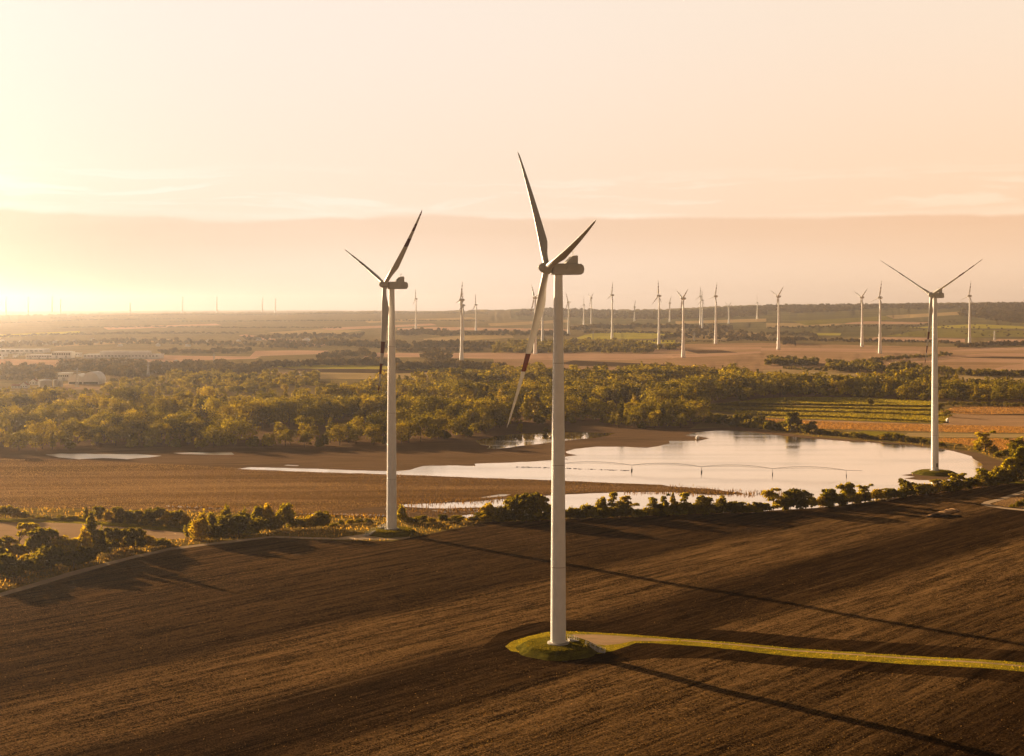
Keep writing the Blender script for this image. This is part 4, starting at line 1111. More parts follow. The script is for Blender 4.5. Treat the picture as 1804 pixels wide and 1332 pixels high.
def build_wood():
    rng = np.random.default_rng(21)
    # candidate trunks over the wood, evenly on the ground
    Q = FIELD_PQ[FLOOR]
    n = 70000
    Yr = FPX * CAMZ / (np.array([Q[:, 1].max(), Q[:, 1].min()]) - HY)
    Yc = np.sqrt(rng.uniform(Yr[0] ** 2, Yr[1] ** 2, n)); uc = rng.uniform(-.80, .80, n) / K
    Xc = uc * Yc
    p = CX + FPX * uc; q = HY + CAMZ * FPX / Yc
    ok = inside(Q, p, q)
    for j in range(FLOOR + 1, len(FIELDS)):
        if FIELDS[j][1] in ('water', 'turf', 'vine', 'limef'):
            ok &= ~inside(FIELD_PQ[j], p, q)
    pts = np.stack([Xc[ok], Yc[ok]], 1)
    keep = poisson(pts.tolist(), 9.6)
    pts = pts[keep]
    # glades run along the wood, so that belt stands behind belt
    gl = np.sin(pts[:, 1] / 50.0 + 1.9 * np.sin(pts[:, 0] / 95.0 + .7) + 1.1 * np.sin(pts[:, 0] / 37.0 + pts[:, 1] / 160.0)) + .4 * np.sin(pts[:, 0] / 26.0 - pts[:, 1] / 90.0)
    p0, q0 = CX + FPX * pts[:, 0] / pts[:, 1], HY + CAMZ * FPX / pts[:, 1]
    front = ~inside(Q, p0, q0 + 9)
    pts = pts[((gl < .25) | front | (rng.random(len(pts)) < .05))]
    pp = np.stack([CX + FPX * pts[:, 0] / pts[:, 1], HY + CAMZ * FPX / pts[:, 1]], 1)
    Z = height(pts[:, 0], pts[:, 1])
    # height varies in stands; the right-hand strip and the front are uneven
    st = .5 + .5 * np.sin(pts[:, 0] / 47 + 1.3 * np.sin(pts[:, 1] / 61)) * np.sin(pts[:, 1] / 38 + pts[:, 0] / 90)
    Hh = 12.5 + 7.5 * st + rng.normal(size=len(pts)) * 2.6
    Hh = np.clip(Hh, 6, 23)
    edge = np.zeros(len(pts), bool)
    dq = np.array([0, 3.0]), np.array([0, 6.0])
    for d in dq:
        edge |= ~inside(Q, pp[:, 0] + d[0], pp[:, 1] + d[1])
    Hh[edge] *= rng.uniform(.45, 1.0, edge.sum())
    kinds = rng.integers(0, 5, len(pts))
    kinds[(Hh < 9)] = 5
    sizepx = Hh / pts[:, 1]
    vis = (pp[:, 0] > -25) & (pp[:, 0] < 1830)
    order = np.argsort(-(sizepx * np.where(vis, 1, .0) * np.where(edge, 1.3, 1.0)))
    single = order[:300]
    mask = np.zeros(len(pts), bool); mask[single] = True
    seq = sorted(single.tolist(), key=lambda i: pp[i, 0])
    cnt = {}
    for i in seq:
        pr = PW[kinds[i]]
        name = 'bush' if kinds[i] == 5 else 'tree'
        kd = {0: 'domed', 1: 'rounded', 2: 'broad domed', 3: 'slender tall', 4: 'tall rounded', 5: 'low shrubby'}[int(kinds[i])]
        cnt[kd] = cnt.get(kd, 0) + 1
        put_plant('tree', 'tree', pr, Vector((pts[i, 0], pts[i, 1], Z[i] - .2)), Hh[i], pr['W'] * Hh[i] / pr['H'] * rng.uniform(.9, 1.2), rng.uniform(0, 6.28),
                  f"{kd} autumn olive tree, {ORD(cnt[kd])} such from the left along the river wood's front", 'trees at the front of the river wood')
    # the rest of the wood
    base = []
    for k, (kind, H, W_) in enumerate(WK):
        base.append([leaf_quads(np.random.default_rng(70 + k), crown_lobes(np.random.default_rng(60 + k), kind, H, W_), n_, s_, 1.2, .34) for n_, s_ in ((300, 1.1), (140, 1.65))])
    Vs, ts, ps = [], [], []
    for i in np.nonzero(~mask)[0]:
        if abs(pts[i, 0] / pts[i, 1]) > .72 / K:
            continue
        V, tint = base[kinds[i]][0 if pts[i, 1] < 850 * K else 1]
        H, W_ = WK[kinds[i]][1:]
        a = rng.uniform(0, 6.28); sw = Hh[i] / H * rng.uniform(.95, 1.25); sz = Hh[i] / H
        X = (V[:, 0] * math.cos(a) - V[:, 1] * math.sin(a)) * sw + pts[i, 0]
        Y = (V[:, 0] * math.sin(a) + V[:, 1] * math.cos(a)) * sw + pts[i, 1]
        Vs.append(np.stack([X, Y, V[:, 2] * sz + Z[i]], 1)); ts.append(tint); ps.append(np.full(len(V), rng.random()))
    V = np.concatenate(Vs)
    me = mesh_np('woodland', V, QF(len(V) // 4), [LEAVES['wood']], attrs={'tint': np.concatenate(ts), 'plant': np.concatenate(ps)})
    tag(link('woodland', me), 'olive and golden river wood spread behind the lake', 'woodland', kind='stuff')
build_wood()

def mass(name, label, spots, leaf='far', seed=1):
    """many far trees that read as one belt; spots: (X, Y, height, width)"""
    rng = np.random.default_rng(seed)
    Vs, ts, ps = [], [], []
    for X0, Y0, h, wd in spots:
        k = rng.integers(0, 3)
        kind = ('round', 'shrub', 'dome')[k]
        n = int(np.clip(260 * (1100 * K / Y0) ** 1.3, 30, 260))
        lob = crown_lobes(rng, kind, h, wd)
        V, tint = leaf_quads(rng, lob, n, max(.55, .00085 * Y0 / K) * min(1.3, max(.6, h / 8)))
        Vs.append(V + np.array([X0, Y0, float(height(X0, Y0)) - .3])); ts.append(tint); ps.append(np.full(len(V), rng.random()))
    V = np.concatenate(Vs)
    me = mesh_np(name, V, QF(len(V) // 4), [LEAVES[leaf]], attrs={'tint': np.concatenate(ts), 'plant': np.concatenate(ps)})
    return tag(link(name, me), label, 'trees', kind='stuff')

rf = random.Random(77)
def belt(pts, depth, n, hpx, wf=(.8, 1.4)):
    """spots along a pixel line; depth = rows of jitter; hpx = (min,max) height in pixels"""
    out = []
    seg = [math.hypot(b[0] - a[0], (b[1] - a[1]) * 4) for a, b in zip(pts[:-1], pts[1:])]
    tot = sum(seg)
    for i in range(n):
        d = (i + rf.random()) / n * tot
        for (a, b), s in zip(zip(pts[:-1], pts[1:]), seg):
            if d <= s:
                f = d / s
                P = ground(a[0] + (b[0] - a[0]) * f, a[1] + (b[1] - a[1]) * f + rf.uniform(-depth, depth))
                h = rf.uniform(*hpx) * P.y / FPX
                out.append((P.x, P.y, h, h * rf.uniform(*wf)))
                break
            d -= s
    return out
def blob(poly, n, hpx, wf=(.8, 1.4)):
    poly = [tuple(p) for p in poly]
    xs = [p[0] for p in poly]; ys = [p[1] for p in poly]
    out = []
    while len(out) < n:
        x, y = rf.uniform(min(xs), max(xs)), rf.uniform(min(ys), max(ys))
        if inside(poly, np.array([x]), np.array([y]))[0]:
            P = ground(x, y)
            h = rf.uniform(*hpx) * P.y / FPX
            out.append((P.x, P.y, h, h * rf.uniform(*wf)))
    return out

# right-hand plain and slopes
mass('spinney', 'dark square spinney behind the nearest turbine tower', blob([(868, 622), (872, 612), (900, 606), (1000, 604), (1110, 605), (1150, 612), (1205, 613), (1205, 617), (1152, 617), (1148, 622), (1000, 623)], 420, (7, 11)), 'dark', 2)
mass('copse', 'rounded copse at the foot of the right-hand turbines', blob([(1376, 608), (1384, 603), (1400, 603), (1400, 608)], 14, (9, 15)), 'far', 3)
mass('hedgerow', 'long tree-dotted hedgerow under the green slope', belt([(1340, 601), (1420, 600), (1500, 602), (1600, 603), (1690, 605)], .8, 110, (3, 7)), 'far', 4)
mass('hedgerow', 'dark hedgerow at the foot of the wooded hill, by the right edge', belt([(1685, 612), (1720, 611), (1760, 608), (1830, 608)], 1.2, 70, (5, 9)), 'far', 5)
mass('copse', 'dark oblong copse on the pinkish plain, left of the vineyard hedge lines', blob([(1346, 643), (1352, 638), (1400, 637), (1445, 641), (1445, 644), (1360, 645)], 60, (9, 14)), 'dark', 6)
mass('hedgerow', 'short hedge between two copses on the pinkish plain', belt([(1456, 641), (1490, 641)], 1, 16, (5, 9)), 'dark', 7)
mass('hedgerow', 'slanting hedge climbing the pinkish plain behind the islet turbine', belt([(1498, 641), (1540, 636), (1600, 632), (1640, 629), (1676, 626)], 1, 70, (4, 8)), 'dark', 8)
mass('copse', 'largest dark copse on the pinkish plain', blob([(1452, 656), (1470, 647), (1500, 645), (1555, 645), (1556, 656)], 90, (9, 15)), 'dark', 9)
mass('copse', 'loose copse just left of the islet turbine tower', blob([(1560, 654), (1575, 647), (1620, 645), (1630, 655), (1650, 663), (1600, 660)], 60, (7, 12)), 'dark', 10)
mass('hedgerow', 'thin hedge on the tan mound field', belt([(1380, 650), (1410, 651), (1450, 652)], 1, 22, (3, 6)), 'dark', 11)
mass('hedgerow', 'bushy hedge right of the islet turbine, below the striped fields', belt([(1640, 655), (1690, 660), (1720, 662), (1804, 662), (1850, 662)], 1.5, 90, (7, 13)), 'dark', 12)
mass('hedgerow', 'row of vine-yard bushes behind the orange field', belt([(1655, 717), (1690, 714), (1740, 715), (1830, 717)], 1.0, 46, (5, 9)), 'dark', 13)
mass('hill_wood', 'dark wood covering the hill at the right edge', blob([(1690, 556), (1700, 541), (1720, 537), (1804, 536), (1900, 536), (1900, 572), (1804, 571), (1760, 566), (1722, 560)], 1500, (3, 5), (1.2, 2.2)), 'far', 14)
mass('hill_wood', 'wooded crest of the hill along the right-hand skyline', blob([(1345, 546), (1350, 539), (1440, 538), (1550, 537), (1700, 536), (1700, 541), (1640, 546), (1550, 543), (1480, 549), (1400, 552)], 1100, (1.8, 3.2), (1.5, 3)), 'far', 15)
mass('hill_wood', 'brown wooded hill behind the nearest turbine', blob([(905, 556), (920, 547), (960, 545), (1040, 546), (1100, 550), (1200, 549), (1300, 543), (1350, 540), (1350, 556), (1280, 560), (1150, 563), (1000, 560)], 1400, (1.8, 3.2), (1.5, 3)), 'far', 16)
mass('scrub', 'scattered bushes on the green slope', blob([(1560, 575), (1700, 560), (1804, 575), (1804, 597), (1700, 590), (1560, 590)], 70, (1.2, 2.4), (1.2, 2.5)), 'far', 17)
mass('tree_belt', 'broken tree belts across the middle plain, right of the nearest tower',
     belt([(1005, 581), (1060, 578), (1130, 577), (1200, 578), (1290, 580)], 2.0, 170, (4, 8)) + belt([(1030, 587), (1100, 586), (1180, 588)], .8, 70, (2, 5)) + blob([(1200, 596), (1190, 584), (1260, 582), (1350, 590), (1350, 597), (1250, 598)], 150, (4, 7))
     + belt([(1160, 599), (1180, 595), (1205, 591)], 1.5, 40, (4, 7)) + belt([(1280, 601), (1310, 599), (1350, 600)], .8, 30, (4, 8)) + belt([(1040, 602), (1120, 602), (1200, 602), (1280, 602)], .4, 60, (1.5, 3)) + belt([(1350, 590), (1420, 588), (1440, 594)], 2, 50, (3, 5)) + belt([(1350, 579), (1480, 576), (1650, 574)], 1.5, 90, (2, 4)), 'far', 18)
for k_, (lb, pts_) in enumerate((('uppermost dark vine row under the lime strip', [(1300, 713.5), (1400, 713), (1500, 715), (1640, 717)]), ('second dark vine row of the vineyard', [(1262, 714), (1340, 717), (1480, 720), (1650, 724)]),
                        ('third dark vine row of the vineyard', [(1275, 722), (1400, 725), (1500, 727), (1668, 733)]), ('lowest dark vine row, above the orange field', [(1300, 731), (1420, 734), (1500, 737), (1670, 745)]))):
    mass('vine_row', lb, belt(pts_, .35, 330, (2.2, 3.6), (1.3, 2.2)), 'dark', 60 + k_)
# left-hand plain
mass('tree_belt', 'dark tree row along the lime strip between the two nearest towers', belt([(700, 652), (760, 650), (800, 649), (885, 653)], 1.5, 90, (9, 16)) + blob([(742, 636), (745, 630), (790, 630), (792, 636)], 22, (8, 15)), 'far', 19)
mass('tree_belt', 'hazy tree row above the lime strip, left of the second tower', belt([(455, 648), (520, 645), (580, 643), (640, 643), (705, 644)], 1.5, 120, (7, 13)) + blob([(255, 655), (280, 646), (340, 642), (460, 648), (470, 660), (400, 664), (300, 660)], 170, (8, 14)), 'far', 20)
mass('tree_belt', 'hazy tree belts on the plain behind the second tower', belt([(560, 606), (640, 610), (720, 612)], 3, 120, (6, 11)) + belt([(730, 612), (800, 610), (870, 612)], 3, 120, (6, 11)) + belt([(700, 590), (745, 587), (790, 591)], 3, 80, (5, 9))
     + belt([(790, 590), (860, 589), (930, 590), (1000, 590)], 2, 90, (4, 8)) + belt([(700, 620), (780, 620), (850, 618)], 1.5, 60, (4, 8)) + belt([(560, 632), (640, 624), (660, 632)], 4, 60, (6, 10)) + blob([(450, 614), (460, 604), (560, 604), (570, 614)], 70, (5, 9)), 'far', 21)
mass('tree_belt', 'dark tree mass between the warehouses and the barrel-roofed halls', blob([(100, 656), (110, 645), (160, 642), (240, 643), (280, 650), (285, 660), (240, 667), (200, 664), (150, 655)], 240, (8, 15)) + blob([(-60, 664), (-40, 648), (60, 647), (100, 655), (95, 668), (20, 672)], 150, (8, 14)), 'far', 22)
mass('tree_belt', 'hazy garden trees around the barrel-roofed halls', blob([(180, 690), (190, 676), (290, 672), (430, 668), (480, 672), (470, 694), (300, 698)], 230, (8, 14)) + blob([(-60, 702), (-50, 686), (60, 688), (160, 690), (250, 694), (240, 702)], 150, (5, 9)) + blob([(290, 672), (300, 660), (460, 664), (560, 660), (560, 680), (480, 690), (430, 676)], 190, (8, 14)), 'wood', 23)
mass('tree_belt', 'pale hazy tree lines on the far left plain', belt([(-50, 612), (60, 608), (150, 606), (250, 604), (340, 606), (450, 610)], 3, 170, (4, 8)) + belt([(280, 622), (350, 622), (440, 620)], 2, 70, (5, 9)) + belt([(-40, 596), (100, 590), (240, 588), (420, 588)], .8, 150, (2, 4), (1.5, 3)) + belt([(100, 578), (260, 576), (420, 578), (600, 578)], .5, 150, (1.2, 2.4), (2, 4))
     + belt([(300, 567), (500, 566), (700, 565), (860, 566)], .4, 150, (.8, 1.8), (2, 5)) + belt([(0, 570), (160, 564), (330, 562)], .4, 100, (.8, 1.8), (2, 5)) + belt([(430, 598), (520, 594), (640, 594)], 3, 90, (4, 7)), 'far', 24)
mass('ridge_wood', 'hazy wood along the low ridge on the left skyline', belt([(90, 560), (200, 557), (300, 555), (420, 555), (560, 553), (700, 552), (860, 552)], .5, 330, (.7, 1.5), (2, 5)), 'far', 25)

# ------------------------------------------------------------------ grass and dry maize
def tufts(name, label, P, hmin, hmax, wmin, wmax, leaf, seed, lean=.25):
    """upright blades in small crossing sheets, one mass"""
    rng = np.random.default_rng(seed)
    n = len(P)
    a = rng.uniform(0, math.pi, n)
    h = rng.uniform(hmin, hmax, n); wd = rng.uniform(wmin, wmax, n) * .5
    d = np.stack([np.cos(a), np.sin(a), np.zeros(n)], 1) * wd[:, None]
    tip = np.stack([rng.normal(size=n) * lean * h, rng.normal(size=n) * lean * h, h], 1)
    b = P - np.array([0, 0, .05])
    V = np.stack([b - d, b + d, b + d * .55 + tip, b - d * .55 + tip], 1).reshape(-1, 3)
    pl = np.repeat(rng.random(n), 4)
    me = mesh_np(name, V, QF(n), [LEAVES[leaf]], attrs={'tint': np.repeat(rng.random(n), 4), 'plant': pl})
    return tag(link(name, me), label, 'crop' if leaf == 'corn' else 'grass', kind='stuff')
rg = np.random.default_rng(9)
ids = lambda nm, mt=None: [i for i, f in enumerate(FIELDS) if f[0] == nm and (mt is None or f[1] == mt)]
cornP = poly_area_points(ids('crop_field'), 130000, rg, (-60, 1870))
# towards the lake the stalks are sodden and brown; dry pale streaks run along the field
cp = CX + FPX * cornP[:, 0] / cornP[:, 1]; cq = HY + CAMZ * FPX / cornP[:, 1]
wet = smoothstep(cp + 90 * np.sin(cq / 7.0 + cp / 300), 120, 760) * .7 + .5 * np.sin(cq / 3.3 + 1.2 * np.sin(cp / 190)) * np.sin(cq / 9.1 - cp / 270 + 1) + .2 * np.sin(cq / 1.7 + cp / 90) + .15 - 2 * smoothstep(cp, 1600, 1700)
wet = rg.random(len(cornP)) < wet
tufts('maize_stalks', 'dry pale maize stalks standing in the field left of the lake', cornP[~wet], .10, .32, .14, .30, 'corn', 31)
tufts('maize_stalks', 'sodden brown maize stalks standing along the flooded edge', cornP[wet], .15, .5, .15, .32, 'corn_wet', 36)
fp = poly_area_points(ids('ploughed_field'), 420000, rg, (-60, 1870))
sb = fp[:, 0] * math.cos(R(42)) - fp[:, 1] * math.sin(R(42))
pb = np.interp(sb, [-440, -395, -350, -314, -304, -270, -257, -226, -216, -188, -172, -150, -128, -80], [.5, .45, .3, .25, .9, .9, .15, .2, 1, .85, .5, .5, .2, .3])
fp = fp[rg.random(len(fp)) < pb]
tufts('straw', 'straw stubs and clods strewn over the ploughed field', fp, .06, .24, .10, .36, 'flecks', 37, .8)
tufts('grass', 'yellow-green grass on the verges of the access track', poly_area_points(ids('grass_verge'), 30000, rg, (-60, 1870)), .06, .20, .12, .32, 'grass', 32, .35)
nearf = lambda mt: [i for i, f in enumerate(FIELDS) if f[1] == mt and f[0] in ('field', 'vineyard') and min(q[1] for q in f[2]) > 690]
tufts('young_crop', 'lime green crop blades on the strip fields before the wood', poly_area_points(nearf('limef') + nearf('vine'), 26000, rg, (-60, 1870)), .35, .8, .4, .9, 'lime', 41, .3)
tufts('ripe_crop', 'ripe orange crop stalks on the strip fields beyond the lake', poly_area_points(nearf('orange'), 30000, rg, (-60, 1870)), .3, .7, .4, .9, 'crop', 42, .3)
tufts('dry_grass', 'long dry grass on the hedge banks', poly_area_points(ids('hedge_bank') + ids('shore_grass'), 42000, rg, (-60, 1870)), .3, 1.1, .25, .6, 'straw', 33, .3)
for P in (P1, P2, P3):
    r = np.sqrt(rg.uniform(2.6 ** 2, 9.0 ** 2, 2600)); a = rg.uniform(0, 6.28, 2600)
    z = np.interp(r, [0, 8.4, 9.2, 10.4, 11.6], [0, 0, -.5, -1.5, -1.9])
    tufts('grass', 'short yellow-green grass on a turbine mound', np.stack([P.x + r * np.cos(a), P.y + r * np.sin(a), P.z + z], 1), .06, .16, .12, .28, 'sward', int(P.y), .35)
# reeds at the shallow edges and stalks standing in the water
edge = []
for px0, py0, px1, py1, n, dy in ((1180, 860, 1400, 874, 900, 3), (1100, 867, 1330, 872, 700, 1.5), (700, 888, 900, 880, 900, 3), (700, 899, 880, 902, 900, 4), (290, 893, 420, 897, 250, 1.5), (1450, 862, 1490, 864, 0, 1), (1432, 884, 1480, 882, 160, 1.2), (520, 907, 690, 910, 1500, 1.6), (300, 893, 400, 896, 700, 1.5), (770, 901, 870, 899, 900, 2)):
    for _ in range(n):
        f = rg.random(); X = ground(px0 + (px1 - px0) * f, py0 + (py1 - py0) * f + rg.normal() * dy)
        edge.append(tuple(X))
tufts('reeds', 'dark stalks standing in the shallow water', np.array(edge)[::2], .4, 1.2, .2, .5, 'corn_wet', 35)

# ------------------------------------------------------------------ buildings of the left-hand plain
def site(px, py):
    P = ground(px, py)
    return P, P.y / FPX            # metres per photo pixel there

def house_base(name, px0, px1, by):
    P, s = site((px0 + px1) / 2, by)
    return empty(name, P), s, (px1 - px0) * s

def warehouse(px0, px1, by, ty, depth, label, bays=12, roof='roofw', upper=None, name='warehouse', doors=3):
    """long flat-roofed hall: wall, roof slab with eaves, window strip, doors, upper storey"""
    root, s, w = house_base(name, px0, px1, by)
    h = (by - ty) * s
    MB().box(-w / 2, w / 2, 0, depth, -1.5, h).build('wall', M['hull'], root)
    MB().box(-w / 2 - .5, w / 2 + .5, -.5, depth + .5, h + .003, h + .55).build('roof', M[roof], root)
    n = bays
    for i in range(n):
        x = -w / 2 + w * (i + .5) / n
        MB().box(x - w / n * .32, x + w / n * .32, -.06, .05, h * .55, h * .8).build('window', M['dark_gap'], root)
    for i in range(doors):
        x = -w / 2 + w * (i + .5) / doors + w / n * .1
        MB().box(x - 1.8, x + 1.8, -.09, .04, -.2, h * .46).build('door', M['steel'], root)
    if upper:
        ux0, ux1, uh = upper
        MB().box(-w / 2 + w * ux0, -w / 2 + w * ux1, depth * .3, depth * .9, h + .55, h + uh * s).build('upper_storey', M['hull'], root)
    tag(root, label, 'building')
    return root

def gable_house(px0, px1, by, ty, label, depth=9, ridge_x=True, name='house', roof='roofr'):
    root, s, w = house_base(name, px0, px1, by)
    H = (by - ty) * s
    e = H * .55
    MB().box(-w / 2, w / 2, 0, depth, -1.5, e).build('wall', M['hull'], root)
    if ridge_x:
        prof = [(-.5, e - .1), (depth / 2, H), (depth + .5, e - .1), (depth + .5, e + .25), (depth / 2, H + .35), (-.5, e + .25)]
        MB().poly_loft([[(x, y, z) for y, z in prof] for x in (-w / 2 - .4, w / 2 + .4)]).build('roof', M[roof], root)
    else:
        MB().prism([(-w / 2, e - .02), (w / 2, e - .02), (0, H)], .05, depth - .05).build('gable', M['hull'], root)
        prof = [(-w / 2 - .5, e - .1), (0, H), (w / 2 + .5, e - .1), (w / 2 + .5, e + .25), (0, H + .35), (-w / 2 - .5, e + .25)]
        MB().prism(prof, -.4, depth + .4).build('roof', M[roof], root)
    for i in range(3):
        x = -w / 2 + w * (i + .5) / 3
        MB().box(x - .6, x + .6, -.06, .05, e * .4, e * .75).build('window', M['dark_gap'], root)
    MB().box(-.5 + w * .2, .5 + w * .2, depth * .6, depth * .6 + .8, H * .7, H + 1.0).build('chimney', M['concrete'], root)
    tag(root, label, 'building')
    return root

def barrel_hall(px0, px1, by, ty, wall_py, label):
    """hall under a barrel roof with a pale half-round gable and a dark open front below"""
    root, s, w = house_base('barrel_roof_hall', px0, px1, by)
    e = (by - wall_py) * s; H = (by - ty) * s
    MB().box(-w / 2, w / 2, 0, 30, -1.5, e).build('wall', M['hull'], root)
    arc = lambda k: [((w / 2 + k) * math.cos(a), e + (H - e + k) * math.sin(a)) for a in np.linspace(0, math.pi, 17)]
    MB().prism(arc(0), .05, .35).build('gable', M['hull'], root)
    o, i = arc(.35), arc(.02)
    MB().prism(o + i[::-1], -.5, 30.5).build('roof', M['roofw'], root)
    MB().box(-w * .44, w * .44, -.08, .04, .2, e * .8).build('gate', M['dark_gap'], root)
    tag(root, label, 'building', 'barrel-roofed halls')
    return root

def silo(px0, px1, by, ty, label):
    root, s, w = house_base('silo', px0, px1, by)
    H = (by - ty) * s
    MB().lathe([(w / 2, -1.5), (w / 2, H * .86)], 28).build('shell', M['concrete'], root, True, 40)
    MB().lathe([(w / 2 + .2, H * .86 + .01), (w * .3, H * .95), (.1, H)], 28).build('cap', M['roofw'], root, True, 50)
    MB().bar((w / 2 + .15, -.2, 0), (w / 2 + .15, -.2, H * .9), .12).build('pipe', M['steel'], root)
    tag(root, label, 'silo', 'pale silos by the barrel-roofed halls')
    return root

warehouse(147, 279, 632, 625, 40, 'long white warehouse with a raised upper floor, standing behind the dark tree mass', 22, upper=(.19, .84, 6))
warehouse(91, 124, 632, 620, 26, 'tall pale block with a dark window band, left of the long white warehouse', 8, doors=2)
warehouse(46, 91, 632, 625.5, 30, 'low pale hall joining the left side of the tall block', 10)
warehouse(-40, 76, 623, 616, 45, 'wide hazy hall with a long pale roof, at the left edge of the photo', 14)
warehouse(125, 140, 629, 622, 16, 'small pale shed between the tall block and the long warehouse', 4, doors=1)
warehouse(239, 281, 656, 649, 14, 'long low white building at the right end of the dark tree mass', 12, doors=2)
warehouse(102, 121, 671, 658, 18, 'pale square block behind the left barrel-roofed hall', 5, doors=1)
barrel_hall(120, 146, 677, 660, 672, 'left pale hall under a half-round roof')
barrel_hall(145, 174, 677, 656, 672, 'right and taller pale hall under a half-round roof')
silo(94, 103, 681, 668, 'narrow left silo touching the tall pale block')
silo(103, 111, 681, 669, 'narrow right silo beside the barrel-roofed halls')
silo(69, 91, 682, 668, 'broad round silo between the houses and the narrow silos')
gable_house(51, 66, 678, 668, 'small gabled house left of the broad silo', ridge_x=False)
gable_house(20, 36, 684, 677, 'low white farmhouse with a long roof at the left', ridge_x=True)
gable_house(35, 48, 684, 674, 'white gable-fronted house joined to the low farmhouse', ridge_x=False)
gable_house(532, 543, 602, 596, 'bright white building beside the pale quarry road', 30, False, 'building', 'roofw')
gable_house(793, 798, 590, 587, 'tiny white farm building on the hazy plain right of the second tower', 14, True, 'building', 'roofw')
for i, (a, b, c) in enumerate(((2, 10, 628), (30, 40, 626), (22, 28, 630), (-4, 2, 633))):
    warehouse(a, b, c, c - 4, 12, ['small white box building in the glow at the left edge', 'small bright hall above the low pale hall', 'tiny white shed between two bright halls', 'white shed cut by the left edge'][i], 3, doors=1)
rv = random.Random(31)
for i in range(16):
    x = 8 + i * 29 + rv.uniform(-8, 8)
    y = rv.choice((601, 606, 611, 640, 645)) + rv.uniform(-1.5, 1.5)
    if 40 < x < 290 and y > 612:
        y -= 38
    wpx = rv.uniform(5, 9)
    o = gable_house(x, x + wpx, y, y - rv.uniform(3, 5), f"hazy pale village house, {ORD(i + 1)} from the left among the trees of the far left plain", 12, rv.random() < .6, roof=rv.choice(('roofw', 'roofr', 'roofw')))
    tag(o, group='hazy village houses')
# plastic tunnels
for i in range(5):
    x0 = 504 + i * 7
    root, s, w = house_base('greenhouse', x0, x0 + 6.4, 666)
    arc = [(w / 2 * math.cos(a), 3.8 * math.sin(a)) for a in np.linspace(0, math.pi, 11)]
    MB().prism(arc, 0, 34).build('cover', M['roofw'], root)
    MB().box(-1.2, 1.2, -.06, .04, -.1, 2.2).build('door', M['steel'], root)
    tag(root, f"white tunnel greenhouse, {ORD(i + 1)} from the left in the row behind the yellow trees", 'greenhouse', 'tunnel greenhouses')

# ------------------------------------------------------------------ pylons
def pylon(px, by, ty, label):
    root, s, _ = house_base('power_pylon', px - 1, px + 1, by)
    H = (by - ty) * s
    b = H * .085
    m = MB()
    t = .16 + H * .003
    for sx in (-1, 1):
        for sy in (-1, 1):
            m.bar((sx * b, sy * b, -1), (sx * b * .28, sy * b * .28, H * .8), t, seg=4)
            m.bar((sx * b * .28, sy * b * .28, H * .8), (0, 0, H), t, seg=4)
    for i in range(7):
        z0, z1 = H * .8 * i / 7, H * .8 * (i + 1) / 7
        r0, r1 = b * (1 - .72 * i / 7), b * (1 - .72 * (i + 1) / 7)
        for q in range(4):
            c = [(-1, -1), (1, -1), (1, 1), (-1, 1)]
            a, d = c[q], c[(q + 1) % 4]
            m.bar((a[0] * r0, a[1] * r0, z0), (d[0] * r1, d[1] * r1, z1), t * .6, seg=3)
            m.bar((d[0] * r0, d[1] * r0, z0), (a[0] * r1, a[1] * r1, z1), t * .6, seg=3)
    m.build('lattice_mast', M['steel'], root)
    for z, l in ((H * .74, H * .2), (H * .86, H * .15)):
        a = MB()
        a.bar((-l, 0, z), (l, 0, z), t, seg=4).bar((-l, 0, z), (0, 0, z + H * .05), t * .7, seg=4).bar((l, 0, z), (0, 0, z + H * .05), t * .7, seg=4)
        for x in (-l, -l * .5, l * .5, l):
            a.bar((x, 0, z), (x, 0, z - H * .035), t * .8, seg=4)
        a.build('cross_arm', M['steel'], root)
    tag(root, label, 'pylon', 'power pylons')
pylon(261, 664, 636, 'lattice power pylon in front of the long low white building at the left')
pylon(136, 682, 648, 'hazy lattice pylon standing behind the barrel-roofed halls')
pylon(1223, 601, 585, 'small lattice pylon on the tan field between flared-foot turbines')
pylon(1045, 598, 582, 'small lattice pylon on the lime green field')
pylon(1752, 602, 582, 'lattice pylon on the green slope near the right edge')
pylon(377, 641, 622, 'lattice pylon among the hazy trees left of the second tower')

